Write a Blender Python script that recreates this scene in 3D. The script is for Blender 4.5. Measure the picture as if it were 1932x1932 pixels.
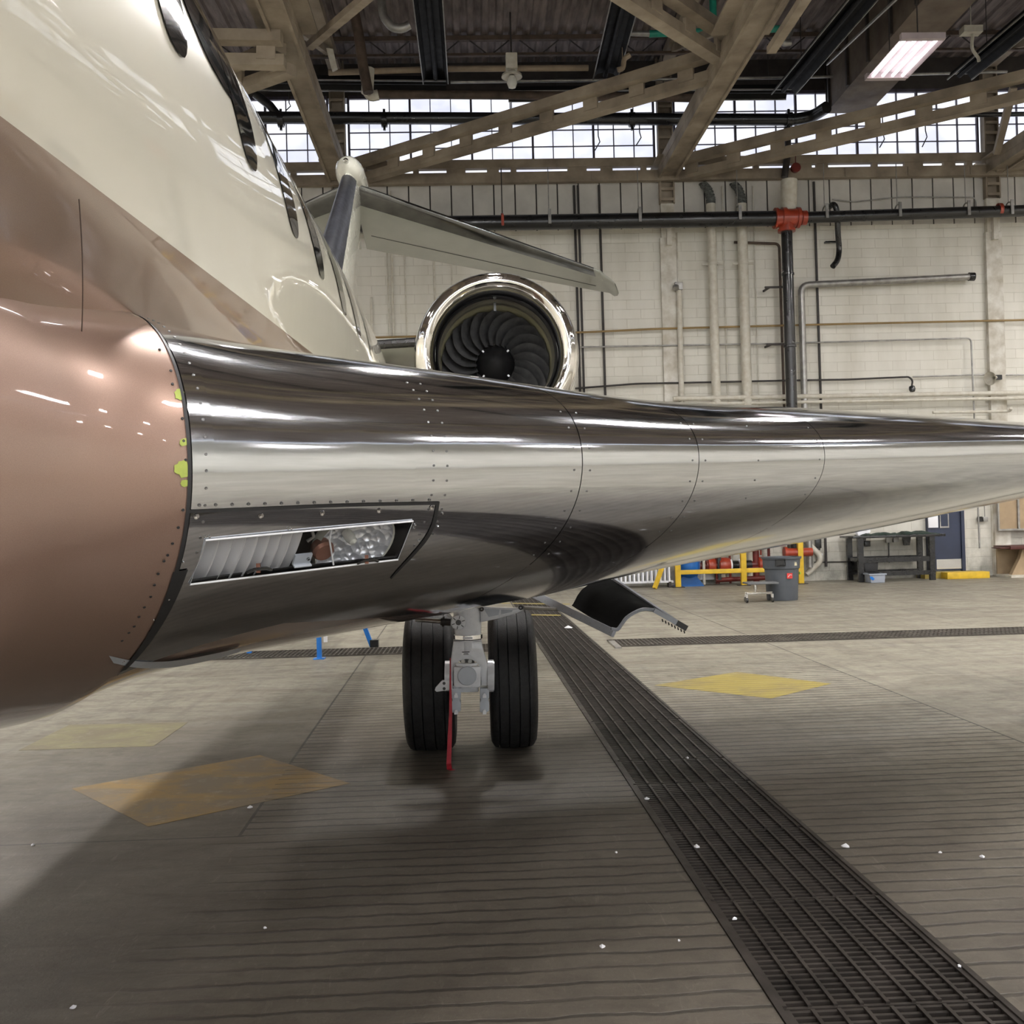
import bpy, bmesh, math, random
import numpy as np
from mathutils import Vector, Matrix
from mathutils.bvhtree import BVHTree
random.seed(7)
PI=math.pi
SC=bpy.context.scene; COL=SC.collection
for o in list(bpy.data.objects): bpy.data.objects.remove(o)

# ------------------------------------------------------------ camera
H=1.45; FPX=1900.; YAW=math.atan(66/1900); PIT=17.2/1900; ROLL=.027
cF0=Vector((math.sin(YAW),math.cos(YAW),0)); cR0=Vector((math.cos(YAW),-math.sin(YAW),0)); ZZ=Vector((0,0,1))
cF=(cF0*math.cos(PIT)+ZZ*math.sin(PIT)).normalized(); cU0=ZZ*math.cos(PIT)-cF0*math.sin(PIT)
cR=(cR0*math.cos(ROLL)-cU0*math.sin(ROLL)).normalized(); cU=cR.cross(cF).normalized()
CAM=Vector((0,0,H))
cam=bpy.data.cameras.new('camera'); co=bpy.data.objects.new('camera',cam); COL.objects.link(co)
cam.sensor_width=36; cam.lens=FPX/1932*36; cam.clip_end=200; cam.clip_start=.05
m3=Matrix((cR,cU,-cF)).transposed(); co.matrix_world=Matrix.Translation(CAM)@m3.to_4x4()
SC.camera=co
def ray(px,py): return cF+cR*((px-966)/FPX)-cU*((py-966)/FPX)
def atY(px,py,y): r=ray(px,py); return CAM+r*(y/r.y)
def atX(px,py,x): r=ray(px,py); return CAM+r*(x/r.x)
def atZ(px,py,z): r=ray(px,py); return CAM+r*((z-H)/r.z)

# ------------------------------------------------------------ world, exposure
w=bpy.data.worlds.new('overcast'); SC.world=w; w.use_nodes=True
w.node_tree.nodes['Background'].inputs[0].default_value=(.82,.88,1,1); w.node_tree.nodes['Background'].inputs[1].default_value=1.2
SC.view_settings.view_transform='Standard'; SC.view_settings.look='None'; SC.view_settings.gamma=1; SC.view_settings.use_curve_mapping=False
SC.view_settings.exposure=0.42
LAMP_W=450.0
PANE=.82

# ------------------------------------------------------------ materials
class N:
    def __init__(s,m): s.t=m.node_tree; s.n=s.t.nodes; s.l=s.t.links
    def new(s,ty,**k):
        x=s.n.new(ty)
        for a,b in k.items(): setattr(x,a,b)
        return x
    def set(s,sock,v):
        if hasattr(v,'links') or isinstance(v,bpy.types.NodeSocket): s.l.new(v,sock)
        else: sock.default_value=v
    def math(s,op,a,b=0.,c=None,clamp=False):
        x=s.new('ShaderNodeMath',operation=op); x.use_clamp=clamp
        s.set(x.inputs[0],a); s.set(x.inputs[1],b)
        if c is not None: s.set(x.inputs[2],c)
        return x.outputs[0]
    def mix(s,f,a,b):
        x=s.new('ShaderNodeMix',data_type='RGBA'); s.set(x.inputs[0],f)
        s.set(x.inputs[6],a if isinstance(a,bpy.types.NodeSocket) else (*a[:3],1)); s.set(x.inputs[7],b if isinstance(b,bpy.types.NodeSocket) else (*b[:3],1))
        return x.outputs[2]
    def pos(s): return s.new('ShaderNodeNewGeometry').outputs['Position']
    def sep(s,v):
        x=s.new('ShaderNodeSeparateXYZ'); s.l.new(v,x.inputs[0]); return x.outputs
    def comb(s,a,b,c=0.):
        x=s.new('ShaderNodeCombineXYZ'); s.set(x.inputs[0],a); s.set(x.inputs[1],b); s.set(x.inputs[2],c); return x.outputs[0]
    def noise(s,v,sc,det=4,rough=.55,dist=0.):
        x=s.new('ShaderNodeTexNoise'); s.l.new(v,x.inputs['Vector']); x.inputs['Scale'].default_value=sc; x.inputs['Detail'].default_value=det
        x.inputs['Roughness'].default_value=rough; x.inputs['Distortion'].default_value=dist; return x.outputs[0]
    def ramp(s,v,lo,hi,a=0.,b=1.):
        x=s.new('ShaderNodeMapRange'); s.l.new(v,x.inputs[0]); x.inputs[1].default_value=lo; x.inputs[2].default_value=hi; x.inputs[3].default_value=a; x.inputs[4].default_value=b; return x.outputs[0]
    def scale(s,v,sc):
        x=s.new('ShaderNodeMapping'); s.l.new(v,x.inputs[0]); x.inputs['Scale'].default_value=sc; return x.outputs[0]
    def bump(s,h,st,d=.01):
        x=s.new('ShaderNodeBump'); s.l.new(h,x.inputs['Height']); x.inputs['Strength'].default_value=st; x.inputs['Distance'].default_value=d; return x.outputs[0]
def base(name):
    m=bpy.data.materials.new(name); m.use_nodes=True; return m,N(m),m.node_tree.nodes['Principled BSDF']
def M(name,col,rough=.5,metal=0.,var=.12,vs=3.,coat=0.,bump=0.,bs=40.,col2=None,emit=None,es=0.,stretch=(1,1,1),spec=None):
    m,n,p=base(name)
    v=n.scale(n.pos(),stretch)
    f=n.noise(v,vs,5)
    c2=col2 or tuple(max(0,c*(1-var*2)) for c in col)
    n.set(p.inputs['Base Color'],n.mix(n.ramp(f,.32,.68),col,c2))
    p.inputs['Metallic'].default_value=metal
    n.set(p.inputs['Roughness'],n.ramp(n.noise(v,vs*2.3),.3,.7,max(.02,rough*.85),min(1,rough*1.15)))
    p.inputs['Coat Weight'].default_value=coat; p.inputs['Coat Roughness'].default_value=.03
    if spec is not None: p.inputs['Specular IOR Level'].default_value=spec
    if bump: n.l.new(n.bump(n.noise(v,bs),bump,.01),p.inputs['Normal'])
    if emit: p.inputs['Emission Color'].default_value=(*emit,1); p.inputs['Emission Strength'].default_value=es
    return m

# fuselage two-tone paint: cream above the stripe line, bronze metallic below
m,n,p=base('fuselage_paint'); P=n.pos(); s=n.sep(P)
line=n.math('MULTIPLY_ADD',s[1],.035,1.985)
mask=n.math('GREATER_THAN',s[2],line)
bron=n.mix(n.ramp(n.noise(P,900,2),.35,.65),(.26,.175,.122),(.31,.215,.152))
n.l.new(n.mix(mask,bron,(.70,.67,.56)),p.inputs['Base Color'])
n.set(p.inputs['Metallic'],n.math('MULTIPLY_ADD',mask,-.35,.35)); p.inputs['Roughness'].default_value=.32; p.inputs['Coat Weight'].default_value=1; p.inputs['Coat Roughness'].default_value=.015
n.l.new(n.bump(n.noise(P,5.5,2,.4),.12,.006),p.inputs['Coat Normal'])
FUSE=m
m,n,p=base('bronze_paint'); P=n.pos()
n.l.new(n.mix(n.ramp(n.noise(P,900,2),.35,.65),(.30,.195,.150),(.36,.235,.185)),p.inputs['Base Color'])
p.inputs['Metallic'].default_value=.45; p.inputs['Roughness'].default_value=.36; p.inputs['Coat Weight'].default_value=1; p.inputs['Coat Roughness'].default_value=.03
n.l.new(n.bump(n.noise(P,6,2,.4),.06,.004),p.inputs['Coat Normal'])
BRONZE=m
# polished aluminium
def chrome(name,col=(.72,.745,.785),rough=.07,b=.05,sc=2.2):
    m,n,p=base(name); P=n.pos()
    # brushing runs along the span: rotate so that the long axis follows the leading edge
    mp=n.new('ShaderNodeMapping'); n.l.new(P,mp.inputs[0]); mp.inputs['Rotation'].default_value=(0,0,-math.atan(.75)); mp.inputs['Scale'].default_value=(1,1,1)
    q=n.scale(mp.outputs[0],(.6,14,14))
    st=n.noise(q,sc*4,6,.7)
    p.inputs['Metallic'].default_value=1
    n.l.new(n.mix(n.ramp(st,.3,.75),col,tuple(c*.86 for c in col)),p.inputs['Base Color'])
    n.set(p.inputs['Roughness'],n.ramp(n.noise(q,sc*9,5,.7),.3,.75,rough*.7,rough*1.7))
    h=n.math('ADD',n.noise(n.scale(P,(1,1,1)),sc,1,.3),n.math('MULTIPLY',n.noise(n.scale(mp.outputs[0],(.25,7,7)),sc*2.2,4,.6),.055))
    n.l.new(n.bump(h,b,.01),p.inputs['Normal'])
    return m
CHROME=chrome('polished_aluminium'); CHROME2=chrome('polished_lip',(.85,.83,.80),.05,.03)
CREAM=M('cream_paint',(.66,.66,.58),.25,coat=1,var=.04); CREAMD=M('pale_grey_paint',(.52,.53,.48),.35,coat=.5,var=.05)
WHITE=M('white_gear_enamel',(.78,.80,.84),.3,coat=.4,var=.05,vs=20)
GEARGREY=M('grey_enamel',(.50,.54,.60),.35,var=.06,vs=15)
RUBBER=M('tyre_rubber',(.016,.016,.017),.62,var=.25,vs=25,bump=.2,bs=120)
SEAL=M('black_sealant',(.03,.03,.032),.5,var=.2); DARK=M('dark_interior',(.012,.012,.013),.6)
TROUGH=M('heater_black',(.008,.008,.009),.55,spec=.2); BLACK=M('black_enamel',(.012,.012,.013),.28,coat=.3); BOOT=M('deicing_boot',(.035,.037,.045),.35,var=.3,vs=8)
WINDOW=M('cabin_glass',(.02,.021,.02),.05,coat=1,var=.1)
BLADE=M('titanium_blade',(.13,.13,.135),.38,metal=.35,var=.2,vs=12)
LINER=M('inlet_liner',(.16,.15,.12),.45,metal=.3,var=.15); KHAKI=M('abradable_ring',(.33,.31,.20),.6)
PRIMER=M('green_primer',(.42,.50,.10),.6,var=.1,vs=40)
STEELB=M('roof_steel',(.34,.285,.22),.7,var=.28,vs=1.8,col2=(.17,.135,.10),bump=.15,bs=30)
STEELD=M('dark_steel',(.045,.036,.032),.6,var=.3,vs=3); MULL=M('mullion_steel',(.10,.09,.13),.6,var=.2); GIRD=M('girder_steel',(.15,.118,.09),.7,var=.3,vs=2,col2=(.08,.06,.045)); LEM=M('tail_edge_metal_dark_reflection',(.30,.31,.32),.16,metal=1,var=.2); RUST=M('rusty_pipe',(.11,.075,.055),.7,var=.3,vs=4)
PIPEB=M('black_pipe',(.013,.013,.014),.3,coat=.25,var=.2); PIPEW=M('white_pipe',(.62,.60,.53),.5,var=.12,vs=9,col2=(.5,.46,.38))
GALV=M('galvanised',(.42,.41,.39),.38,metal=.7,var=.2,vs=7); WIREM=M('dark_wire',(.035,.03,.028),.6)
REDP=M('red_enamel',(.36,.045,.018),.35,coat=.3,var=.15,vs=6); DRED=M('dark_red_enamel',(.16,.018,.012),.4,var=.2,vs=6)
YEL=M('yellow_enamel',(.72,.47,.03),.45,var=.12,vs=8); BLUE=M('blue_enamel',(.01,.12,.42),.35,coat=.2,var=.1); BLUET=M('bright_blue_enamel',(.01,.22,.75),.35,coat=.2)
TEAL=M('teal_wrap',(.015,.28,.20),.5,var=.15,vs=8); BINM=M('grey_plastic',(.085,.095,.11),.55,var=.1); BINL=M('pale_plastic',(.33,.36,.42),.5,var=.08)
DOORB=M('navy_door',(.028,.038,.075),.4,var=.1); GREEN=M('dark_green_cloth',(.015,.04,.028),.8,var=.3,vs=8); MAROON=M('maroon_wood',(.09,.02,.014),.4)
TAN=M('tan_board',(.42,.31,.19),.7,var=.12); REDC=M('red_webbing',(.42,.015,.03),.6,var=.2,vs=30); CHR=M('bright_chrome',(.8,.8,.8),.12,metal=1,var=.05)
WHITEP=M('white_paper',(.85,.86,.9),.6,var=.04); CONC=M('pale_concrete',(.42,.42,.38),.8,var=.15,vs=2,col2=(.26,.26,.23),bump=.1)
BULBG=M('lamp_glass',(.8,.8,.75),.1,var=.02); COPPER=M('copper',(.35,.16,.11),.4,metal=.5)
LIT=M('lit_tube',(.9,.9,.9),.4,emit=(1,.93,.95),es=14)
GLASS,n,p=base('clear_lens'); tr=n.new('ShaderNodeBsdfTransparent'); tr.inputs[0].default_value=(.95,.96,.97,1); lw=n.new('ShaderNodeLayerWeight'); lw.inputs[0].default_value=.5; fr=n.math('MULTIPLY_ADD',n.math('POWER',lw.outputs['Facing'],4.),.6,.04)
p.inputs['Base Color'].default_value=(1,1,1,1); p.inputs['Metallic'].default_value=1; p.inputs['Roughness'].default_value=.02; mxs=n.new('ShaderNodeMixShader'); n.l.new(fr,mxs.inputs[0]); n.l.new(tr.outputs[0],mxs.inputs[1]); n.l.new(p.outputs[0],mxs.inputs[2]); n.l.new(mxs.outputs[0],n.t.nodes['Material Output'].inputs[0])
# lamp reflector: faceted bright metal
REFL,n,p=base('faceted_reflector'); P=n.pos(); p.inputs['Metallic'].default_value=.4; p.inputs['Roughness'].default_value=.16
vo=n.new('ShaderNodeTexVoronoi'); n.l.new(P,vo.inputs[0]); vo.inputs['Scale'].default_value=55
n.l.new(n.bump(vo.outputs[0],1,.012),p.inputs['Normal']); p.inputs['Base Color'].default_value=(.92,.93,.97,1)
FLUTE=M('fluted_reflector',(.95,.95,.97),.18,metal=.35,var=.02)
# window panes: translucent wired daylight panes
PANEM,n,p=base('daylight_pane'); P=n.pos()
f=n.noise(n.scale(P,(1,1,1.6)),1.3,3); p.inputs['Base Color'].default_value=(.6,.62,.68,1); p.inputs['Roughness'].default_value=.4
n.l.new(n.mix(n.ramp(f,.4,.62),(.93,.95,1.),(.70,.73,.86)),p.inputs['Emission Color']); p.inputs['Emission Strength'].default_value=PANE
DAYM=M('bright_daylight_pane',(.6,.6,.6),.4,emit=(.88,.94,1),es=3.2)
# painted block wall
WALLM,n,p=base('painted_block'); P=n.pos(); s=n.sep(P); hz=n.math('ADD',s[0],s[1])
br=n.new('ShaderNodeTexBrick'); n.l.new(n.comb(hz,s[2]),br.inputs['Vector']); br.inputs['Scale'].default_value=1; br.inputs['Brick Width'].default_value=.6; br.inputs['Row Height'].default_value=.203; br.inputs['Mortar Size'].default_value=.006; br.inputs['Mortar Smooth'].default_value=.6
br.inputs['Color1'].default_value=(1,1,1,1); br.inputs['Color2'].default_value=(.94,.94,.94,1); br.inputs['Mortar'].default_value=(.74,.72,.68,1)
n1=n.noise(n.scale(P,(1.2,1.2,.25)),1.6,5); low=n.ramp(s[2],.1,1.3,1,0)
c=n.mix(n.ramp(n1,.35,.7),(.74,.72,.65),(.62,.595,.52)); c=n.mix(n.math('MULTIPLY',low,n.ramp(n.noise(P,1.5,6,.7),.35,.65),clamp=True),c,(.30,.30,.26))
mx=n.new('ShaderNodeMix',data_type='RGBA',blend_type='MULTIPLY'); n.set(mx.inputs[0],n.ramp(n.noise(P,.7,3),.35,.6,.35,1)); n.l.new(c,mx.inputs[6]); n.l.new(br.outputs[0],mx.inputs[7])
n.l.new(mx.outputs[2],p.inputs['Base Color']); p.inputs['Roughness'].default_value=.65
n.l.new(n.bump(n.math('SUBTRACT',1,br.outputs[1]),.5,.01),p.inputs['Normal'])
RIBM=M('painted_metal_siding',(.60,.58,.54),.6,var=.12,vs=1.5); WCOLM=M('painted_column',(.70,.68,.62),.6,var=.15,vs=4,col2=(.42,.38,.30))
# roof deck
DECK=M('roof_deck',(.24,.20,.19),.75,var=.35,vs=2.5,col2=(.10,.08,.076),stretch=(3,.6,1))
# floor and floor paint share the sawn grooves
SL=math.tan(math.radians(1.08))
def floor_nodes(n,P):
    s=n.sep(P); x=s[0]; y=s[1]; xr=n.math('MULTIPLY_ADD',y,SL,x)      # across, following the drain's slight skew
    wob=n.math('MULTIPLY_ADD',n.noise(n.scale(P,(3,3,3)),1.6,3),.045,n.math('MULTIPLY_ADD',x,-.012,y))
    fr=n.math('FRACT',n.math('MULTIPLY',wob,1/.104)); tri=n.math('ABSOLUTE',n.math('SUBTRACT',fr,.5))
    g=n.ramp(n.math('ADD',tri,n.math('MULTIPLY_ADD',n.noise(n.scale(P,(2,5,1)),9,4,.7),.16,-.08)),.06,.12,1,0)
    near=n.ramp(y,4.75,4.85,1,0)
    l1=n.math('GREATER_THAN',xr,-1.07); l2=n.math('MULTIPLY',near,n.ramp(n.math('ADD',x,n.math('MULTIPLY',n.noise(n.scale(P,(.4,9,1)),1,2),1.2)),-.55,-.15))
    left=n.math('MAXIMUM',n.math('MULTIPLY',l1,n.math('SUBTRACT',1,near)),l2)
    reg=n.math('MULTIPLY',left,n.math('LESS_THAN',xr,3.44)); reg=n.math('MULTIPLY',reg,n.ramp(y,9.8,10.6,1,0))
    fade=n.ramp(n.noise(n.scale(P,(.5,6,1)),1.4,3),.30,.46,.25,1)
    fade=n.math('MULTIPLY',fade,n.ramp(y,2.5,5.5,.75,1))
    return n.math('MULTIPLY',n.math('MULTIPLY',g,reg),fade),s,xr
FLOORM,n,p=base('hangar_concrete'); P=n.pos(); G,s,xr=floor_nodes(n,P)
a=n.noise(P,.55,5,.6); b=n.noise(n.scale(P,(.5,1.4,1)),2.4,6,.7,.6); fine=n.noise(P,11,8,.78); spk=n.noise(n.scale(P,(1,1,1)),38,6,.8,.4)
c=n.mix(n.ramp(a,.35,.65),(.33,.31,.245),(.25,.23,.18))
c=n.mix(n.math('MULTIPLY',n.ramp(b,.45,.68),.55),c,(.17,.145,.112))
c=n.mix(n.math('MULTIPLY',n.ramp(fine,.42,.66),.42),c,(.14,.125,.10))
# broad darker brown oval with a noisy edge, on the near floor
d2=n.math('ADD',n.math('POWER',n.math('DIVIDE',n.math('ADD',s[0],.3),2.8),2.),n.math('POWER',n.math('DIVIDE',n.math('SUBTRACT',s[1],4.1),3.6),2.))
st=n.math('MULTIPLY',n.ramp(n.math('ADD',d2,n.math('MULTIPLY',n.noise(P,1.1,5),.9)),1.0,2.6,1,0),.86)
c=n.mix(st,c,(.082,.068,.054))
c=n.mix(n.math('MULTIPLY',n.ramp(n.noise(n.scale(P,(1,1.6,1)),5.5,7,.75,.8),.47,.66),.5),c,(.045,.037,.028)); c=n.mix(n.math('MULTIPLY',n.ramp(spk,.56,.74),.35),c,(.30,.28,.24)); c=n.mix(n.math('MULTIPLY',n.ramp(n.noise(n.scale(P,(6,1.1,1)),4,6,.7,1.5),.60,.68),.22),c,(.32,.29,.25))
# tyre tracks along the walk line
tr=n.math('MULTIPLY',n.ramp(n.noise(n.scale(P,(5,.35,1)),1.5,3),.5,.7),.4); c=n.mix(tr,c,(.085,.075,.062))
# construction joints
def jl(v,at,w): return n.math('LESS_THAN',n.math('ABSOLUTE',n.math('SUBTRACT',v,at)),w)
j=n.math('MAXIMUM',n.math('MULTIPLY',jl(xr,-1.07,.008),n.math('GREATER_THAN',s[1],4.8)),n.math('MULTIPLY',jl(s[1],4.8,.007),n.math('LESS_THAN',s[0],-1.14)))
j=n.math('MAXIMUM',j,jl(xr,3.44,.008)); dk=n.math('MAXIMUM',n.math('MULTIPLY',G,.86),n.math('MULTIPLY',j,.9))
c=n.mix(dk,c,(.018,.016,.013))
n.l.new(c,p.inputs['Base Color']); n.set(p.inputs['Roughness'],n.ramp(b,.35,.7,.42,.62))
n.l.new(n.bump(n.math('SUBTRACT',n.math('MULTIPLY',n.math('ADD',fine,n.math('MULTIPLY',spk,.6)),.35),dk),.55,.012),p.inputs['Normal'])
def paint_mat(name,col,wear,gain=.7):
    m,n,p=base(name); P=n.pos(); G,s,xr=floor_nodes(n,P)
    c=n.mix(n.math('MULTIPLY',n.ramp(n.noise(n.scale(P,(1,1.5,1)),1.9,6,.7,.5),wear,wear+.16),gain),col,(.15,.12,.085))
    c=n.mix(n.math('MULTIPLY',n.ramp(n.noise(P,9,5,.7),.55,.75),.3),c,(.5,.46,.36)); c=n.mix(n.math('MULTIPLY',G,.5),c,(.05,.04,.02))
    n.l.new(c,p.inputs['Base Color']); p.inputs['Roughness'].default_value=.5; n.l.new(n.bump(n.math('SUBTRACT',0,G),.4,.012),p.inputs['Normal']); return m
YP1=paint_mat('worn_yellow_paint',(.27,.165,.04),.40,.88); YP2=paint_mat('yellow_paint',(.33,.26,.055),.47,.5); YP3=paint_mat('faded_yellow_paint',(.24,.22,.11),.40,.7)
GRATE2=M('worn_drain_plate',(.10,.088,.072),.7,var=.3,vs=5); GRATE=M('grate_iron',(.062,.052,.046),.5,metal=.4,var=.3,vs=6)

# ------------------------------------------------------------ mesh builder
class MB:
    def __init__(s): s.v=[]; s.f=[]; s.m=[]
    def add(s,v,f,mi=0):
        o=len(s.v); s.v+= [tuple(a) for a in v]; s.f+=[tuple(i+o for i in q) for q in f]; s.m+=[mi]*len(f)
    def box(s,c,d,R=None,mi=0):
        x,y,z=[a/2 for a in d]; V=[Vector((i,j,k)) for i in(-x,x) for j in(-y,y) for k in(-z,z)]
        if R is not None: V=[R@a for a in V]
        s.add([a+Vector(c) for a in V],[(0,1,3,2),(4,6,7,5),(0,4,5,1),(2,3,7,6),(0,2,6,4),(1,5,7,3)],mi); return s
    def bb(s,a,b,mi=0): return s.box([(a[i]+b[i])/2 for i in range(3)],[abs(a[i]-b[i]) for i in range(3)],None,mi)
    def beam(s,p,q,w,h,up=(0,0,1),mi=0):
        p=Vector(p);q=Vector(q);d=(q-p);L=d.length;d.normalize();u=Vector(up);x=d.cross(u)
        if x.length<1e-4: x=d.cross(Vector((1,0,0)))
        x.normalize();u=x.cross(d).normalized(); R=Matrix((x,d,u)).transposed()
        return s.box((p+q)/2,(w,L,h),R,mi)
    def tube(s,pts,r,n=12,mi=0,cap=True,closed=False):
        pts=[Vector(p) for p in pts]; rs=r if hasattr(r,'__len__') else [r]*len(pts)
        V=[];F=[];ref=None
        for i,p in enumerate(pts):
            a=pts[i-1] if (i>0 or closed) else pts[i]; b=pts[(i+1)%len(pts)] if (i<len(pts)-1 or closed) else pts[i]
            t=(b-a).normalized()
            if ref is None: ref=t.orthogonal().normalized()
            ref=(ref-t*ref.dot(t)).normalized(); bi=t.cross(ref)
            for k in range(n): an=2*PI*k/n; V.append(p+(ref*math.cos(an)+bi*math.sin(an))*rs[i])
        for i in range(len(pts)-(0 if closed else 1)):
            for k in range(n): j=(i+1)%len(pts); F.append((i*n+k,i*n+(k+1)%n,j*n+(k+1)%n,j*n+k))
        if cap and not closed: F+= [tuple(range(n-1,-1,-1)),tuple((len(pts)-1)*n+k for k in range(n))]
        s.add(V,F,mi); return s
    def cyl(s,p,q,r,n=20,r2=None,mi=0): return s.tube([p,q],[r,r if r2 is None else r2],n,mi)
    def lathe(s,o,ax,prof,n=32,mi=0,cap=False):
        o=Vector(o);ax=Vector(ax).normalized();u=ax.orthogonal().normalized();w=ax.cross(u);V=[];F=[]
        for (r,h) in prof:
            for k in range(n): a=2*PI*k/n; V.append(o+ax*h+(u*math.cos(a)+w*math.sin(a))*r)
        for i in range(len(prof)-1):
            for k in range(n): F.append((i*n+k,i*n+(k+1)%n,(i+1)*n+(k+1)%n,(i+1)*n+k))
        if cap: F+=[tuple(range(n-1,-1,-1)),tuple((len(prof)-1)*n+k for k in range(n))]
        s.add(V,F,mi); return s
    def grid(s,rows,mi=0,closed=False):
        n=len(rows[0]);V=[p for r in rows for p in r];F=[]
        for i in range(len(rows)-1):
            for k in range(n if closed else n-1): F.append((i*n+k,i*n+(k+1)%n,(i+1)*n+(k+1)%n,(i+1)*n+k))
        s.add(V,F,mi); return s
    def prism(s,poly,off,mi=0):
        a=[Vector(p) for p in poly];b=[p+Vector(off) for p in a];k=len(a)
        s.add(a+b,[tuple(range(k-1,-1,-1)),tuple(range(k,2*k))]+[(i,(i+1)%k,(i+1)%k+k,i+k) for i in range(k)],mi); return s
    def build(s,name,mats,parent=None,ang=35,bev=0.):
        me=bpy.data.meshes.new(name); me.from_pydata(s.v,[],s.f)
        if not isinstance(mats,(list,tuple)): mats=[mats]
        for m in mats: me.materials.append(m)
        for i,q in enumerate(me.polygons): q.material_index=s.m[i]
        bm=bmesh.new(); bm.from_mesh(me); bmesh.ops.recalc_face_normals(bm,faces=bm.faces)
        if bev:
            es=[e for e in bm.edges if len(e.link_faces)==2 and e.calc_face_angle(0)>math.radians(50)]
            bmesh.ops.bevel(bm,geom=es,offset=bev,segments=2,affect='EDGES',profile=.6)
        for f in bm.faces: f.smooth=True
        for e in bm.edges:
            if len(e.link_faces)!=2 or e.calc_face_angle(0)>math.radians(ang): e.smooth=False
        bm.to_mesh(me); bm.free()
        o=bpy.data.objects.new(name,me); COL.objects.link(o)
        if parent:
            o.parent=parent; 
            M0=Matrix.Identity(4); q=parent
            while q is not None: M0=q.matrix_basis@M0 if False else M0; q=q.parent
            o.matrix_basis=Matrix.Translation(-wloc(parent))
        return o
def wloc(o):
    v=Vector((0,0,0))
    while o is not None: v=v+o.matrix_basis.translation; o=o.parent
    return v
def tag(o,label,cat,group=None,kind=None):
    o['label']=label
    if cat: o['category']=cat
    if group: o['group']=group
    if kind: o['kind']=kind
    return o
def struct(o,label=None):
    o['kind']='structure'
    if label: o['label']=label
    return o
def thing(name,label,cat,loc,group=None):
    o=bpy.data.objects.new(name,None); o.empty_display_size=.1; COL.objects.link(o); o.location=loc; return tag(o,label,cat,group)
def copy_tree(o,parent=None,off=None):
    c=o.copy(); COL.objects.link(c); c.parent=parent
    if off is not None: c.location=o.location+Vector(off)
    for ch in list(o.children): copy_tree(ch,c)
    return c
def bez(pts,n=8):                       # Catmull-Rom through points
    P=[Vector(p) for p in pts]; P=[P[0]*2-P[1]]+P+[P[-1]*2-P[-2]]; out=[]
    for i in range(1,len(P)-2):
        for k in range(n):
            t=k/n; a,b,c,d=P[i-1:i+3]
            out.append(.5*((2*b)+(c-a)*t+(2*a-5*b+4*c-d)*t*t+(3*b-a-3*c+d)*t**3))
    out.append(P[-2]); return out
def rounded(pts,r=.08,n=5):
    P=[Vector(p) for p in pts]; out=[P[0]]
    for i in range(1,len(P)-1):
        a=(P[i-1]-P[i]);b=(P[i+1]-P[i]);ra=min(r,a.length*.45,b.length*.45);a.normalize();b.normalize();A=P[i]+a*ra;B=P[i]+b*ra
        for k in range(n+1): t=k/n; out.append(A*(1-t)**2+P[i]*2*t*(1-t)+B*t*t)
    out.append(P[-1]); return out

# ------------------------------------------------------------ room shell
WY=21.3; XL0,XR0,YB=-17.,25.,-19.
def gx(y,x0): return x0-SL*(y-2.85)     # grate edges follow the skew
GL,GR=.835,1.52
mb=MB(); TD=.22
ys=[YB]+[2.0]+[WY]
# floor slabs left and right of the long drain, trench between
mb.grid([[(XL0,y,0),(gx(y,GL),y,0),(gx(y,GL),y,-TD),(gx(y,GR),y,-TD),(gx(y,GR),y,0),(XR0,y,0)] for y in (YB,-2,2,6,10,14,18,WY)])
struct(mb.build('floor',FLOORM,ang=20))
mb=MB(); mb.bb((XL0,WY,0),(XR0,WY+.3,7.6)); mb.bb((XL0,WY,-.4),(XR0,WY+.3,0)); struct(mb.build('wall_front',WALLM))
# ribbed siding between block wall and sill
mb=MB(); zt=8.72
x=XL0
while x<XR0:
    mb.bb((x,WY-.02,7.6),(x+.42,WY+.02,zt)); mb.bb((x+.42,WY+.01,7.6),(x+.45,WY+.05,zt),1); x+=.45
mb.bb((XL0,WY+.03,7.55),(XR0,WY+.3,zt)); struct(mb.build('trim_1',[RIBM,STEELD]))
for nm,a,b in (('wall_left',(XL0-.3,YB,0),(XL0,WY,11)),('wall_right',(XR0,YB,0),(XR0+.3,WY,11))):
    struct(MB().bb(a,b).build(nm,WALLM))
struct(MB().bb((XL0,YB-.3,0),(XR0,YB,7.6)).build('wall_back',WALLM))
struct(MB().bb((XL0,YB-.3,9.9),(XR0,YB,11)).build('wall_back_top',STEELD)); 
ROOF=11.2
mb=MB(); rows=[]
xs=[];x=XL0
while x<XR0: xs+= [(x,0),(x+.1,0),(x+.14,.05),(x+.24,.05)]; x+=.28
mb.grid([[(a,y,ROOF+h) for a,h in xs] for y in (YB,0,10,WY+.3)])
struct(mb.build('ceiling',DECK,ang=20))
# ------------------------------------------------------------ high windows on the front wall
CX=[atY(p,320,WY).x for p in (28,640,1255,1866)]; bay=(CX[3]-CX[1])/2; CX=[CX[1]-3*bay,CX[1]-2*bay,CX[1]-bay,CX[1],CX[2],CX[3],CX[3]+bay,CX[3]+2*bay]
ZB,ZT=9.03,10.48
for i in range(len(CX)-1):
    a,b=CX[i]+.22,CX[i+1]-.22
    win=struct(MB().bb((a,WY+.06,ZB-.35),(b,WY+.08,ZT)).build('window_%d'%(i+1),PANEM))
    mb=MB(); k=int(round((b-a)/.44))
    for j in range(k+1):
        xx=a+(b-a)*j/k; t=.018 if j%3 else .045
        mb.bb((xx-t/2,WY+.0,ZB),(xx+t/2,WY+.06,ZT))
    for z in (ZB+.02,ZB+.37,ZB+.72,ZB+1.07): mb.bb((a,WY+.02,z-.009),(b,WY+.055,z+.009))
    mb.bb((a,WY,ZT-.02),(b,WY+.08,ZT+.05)); mb.build('window_frame',MULL,win)
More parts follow.
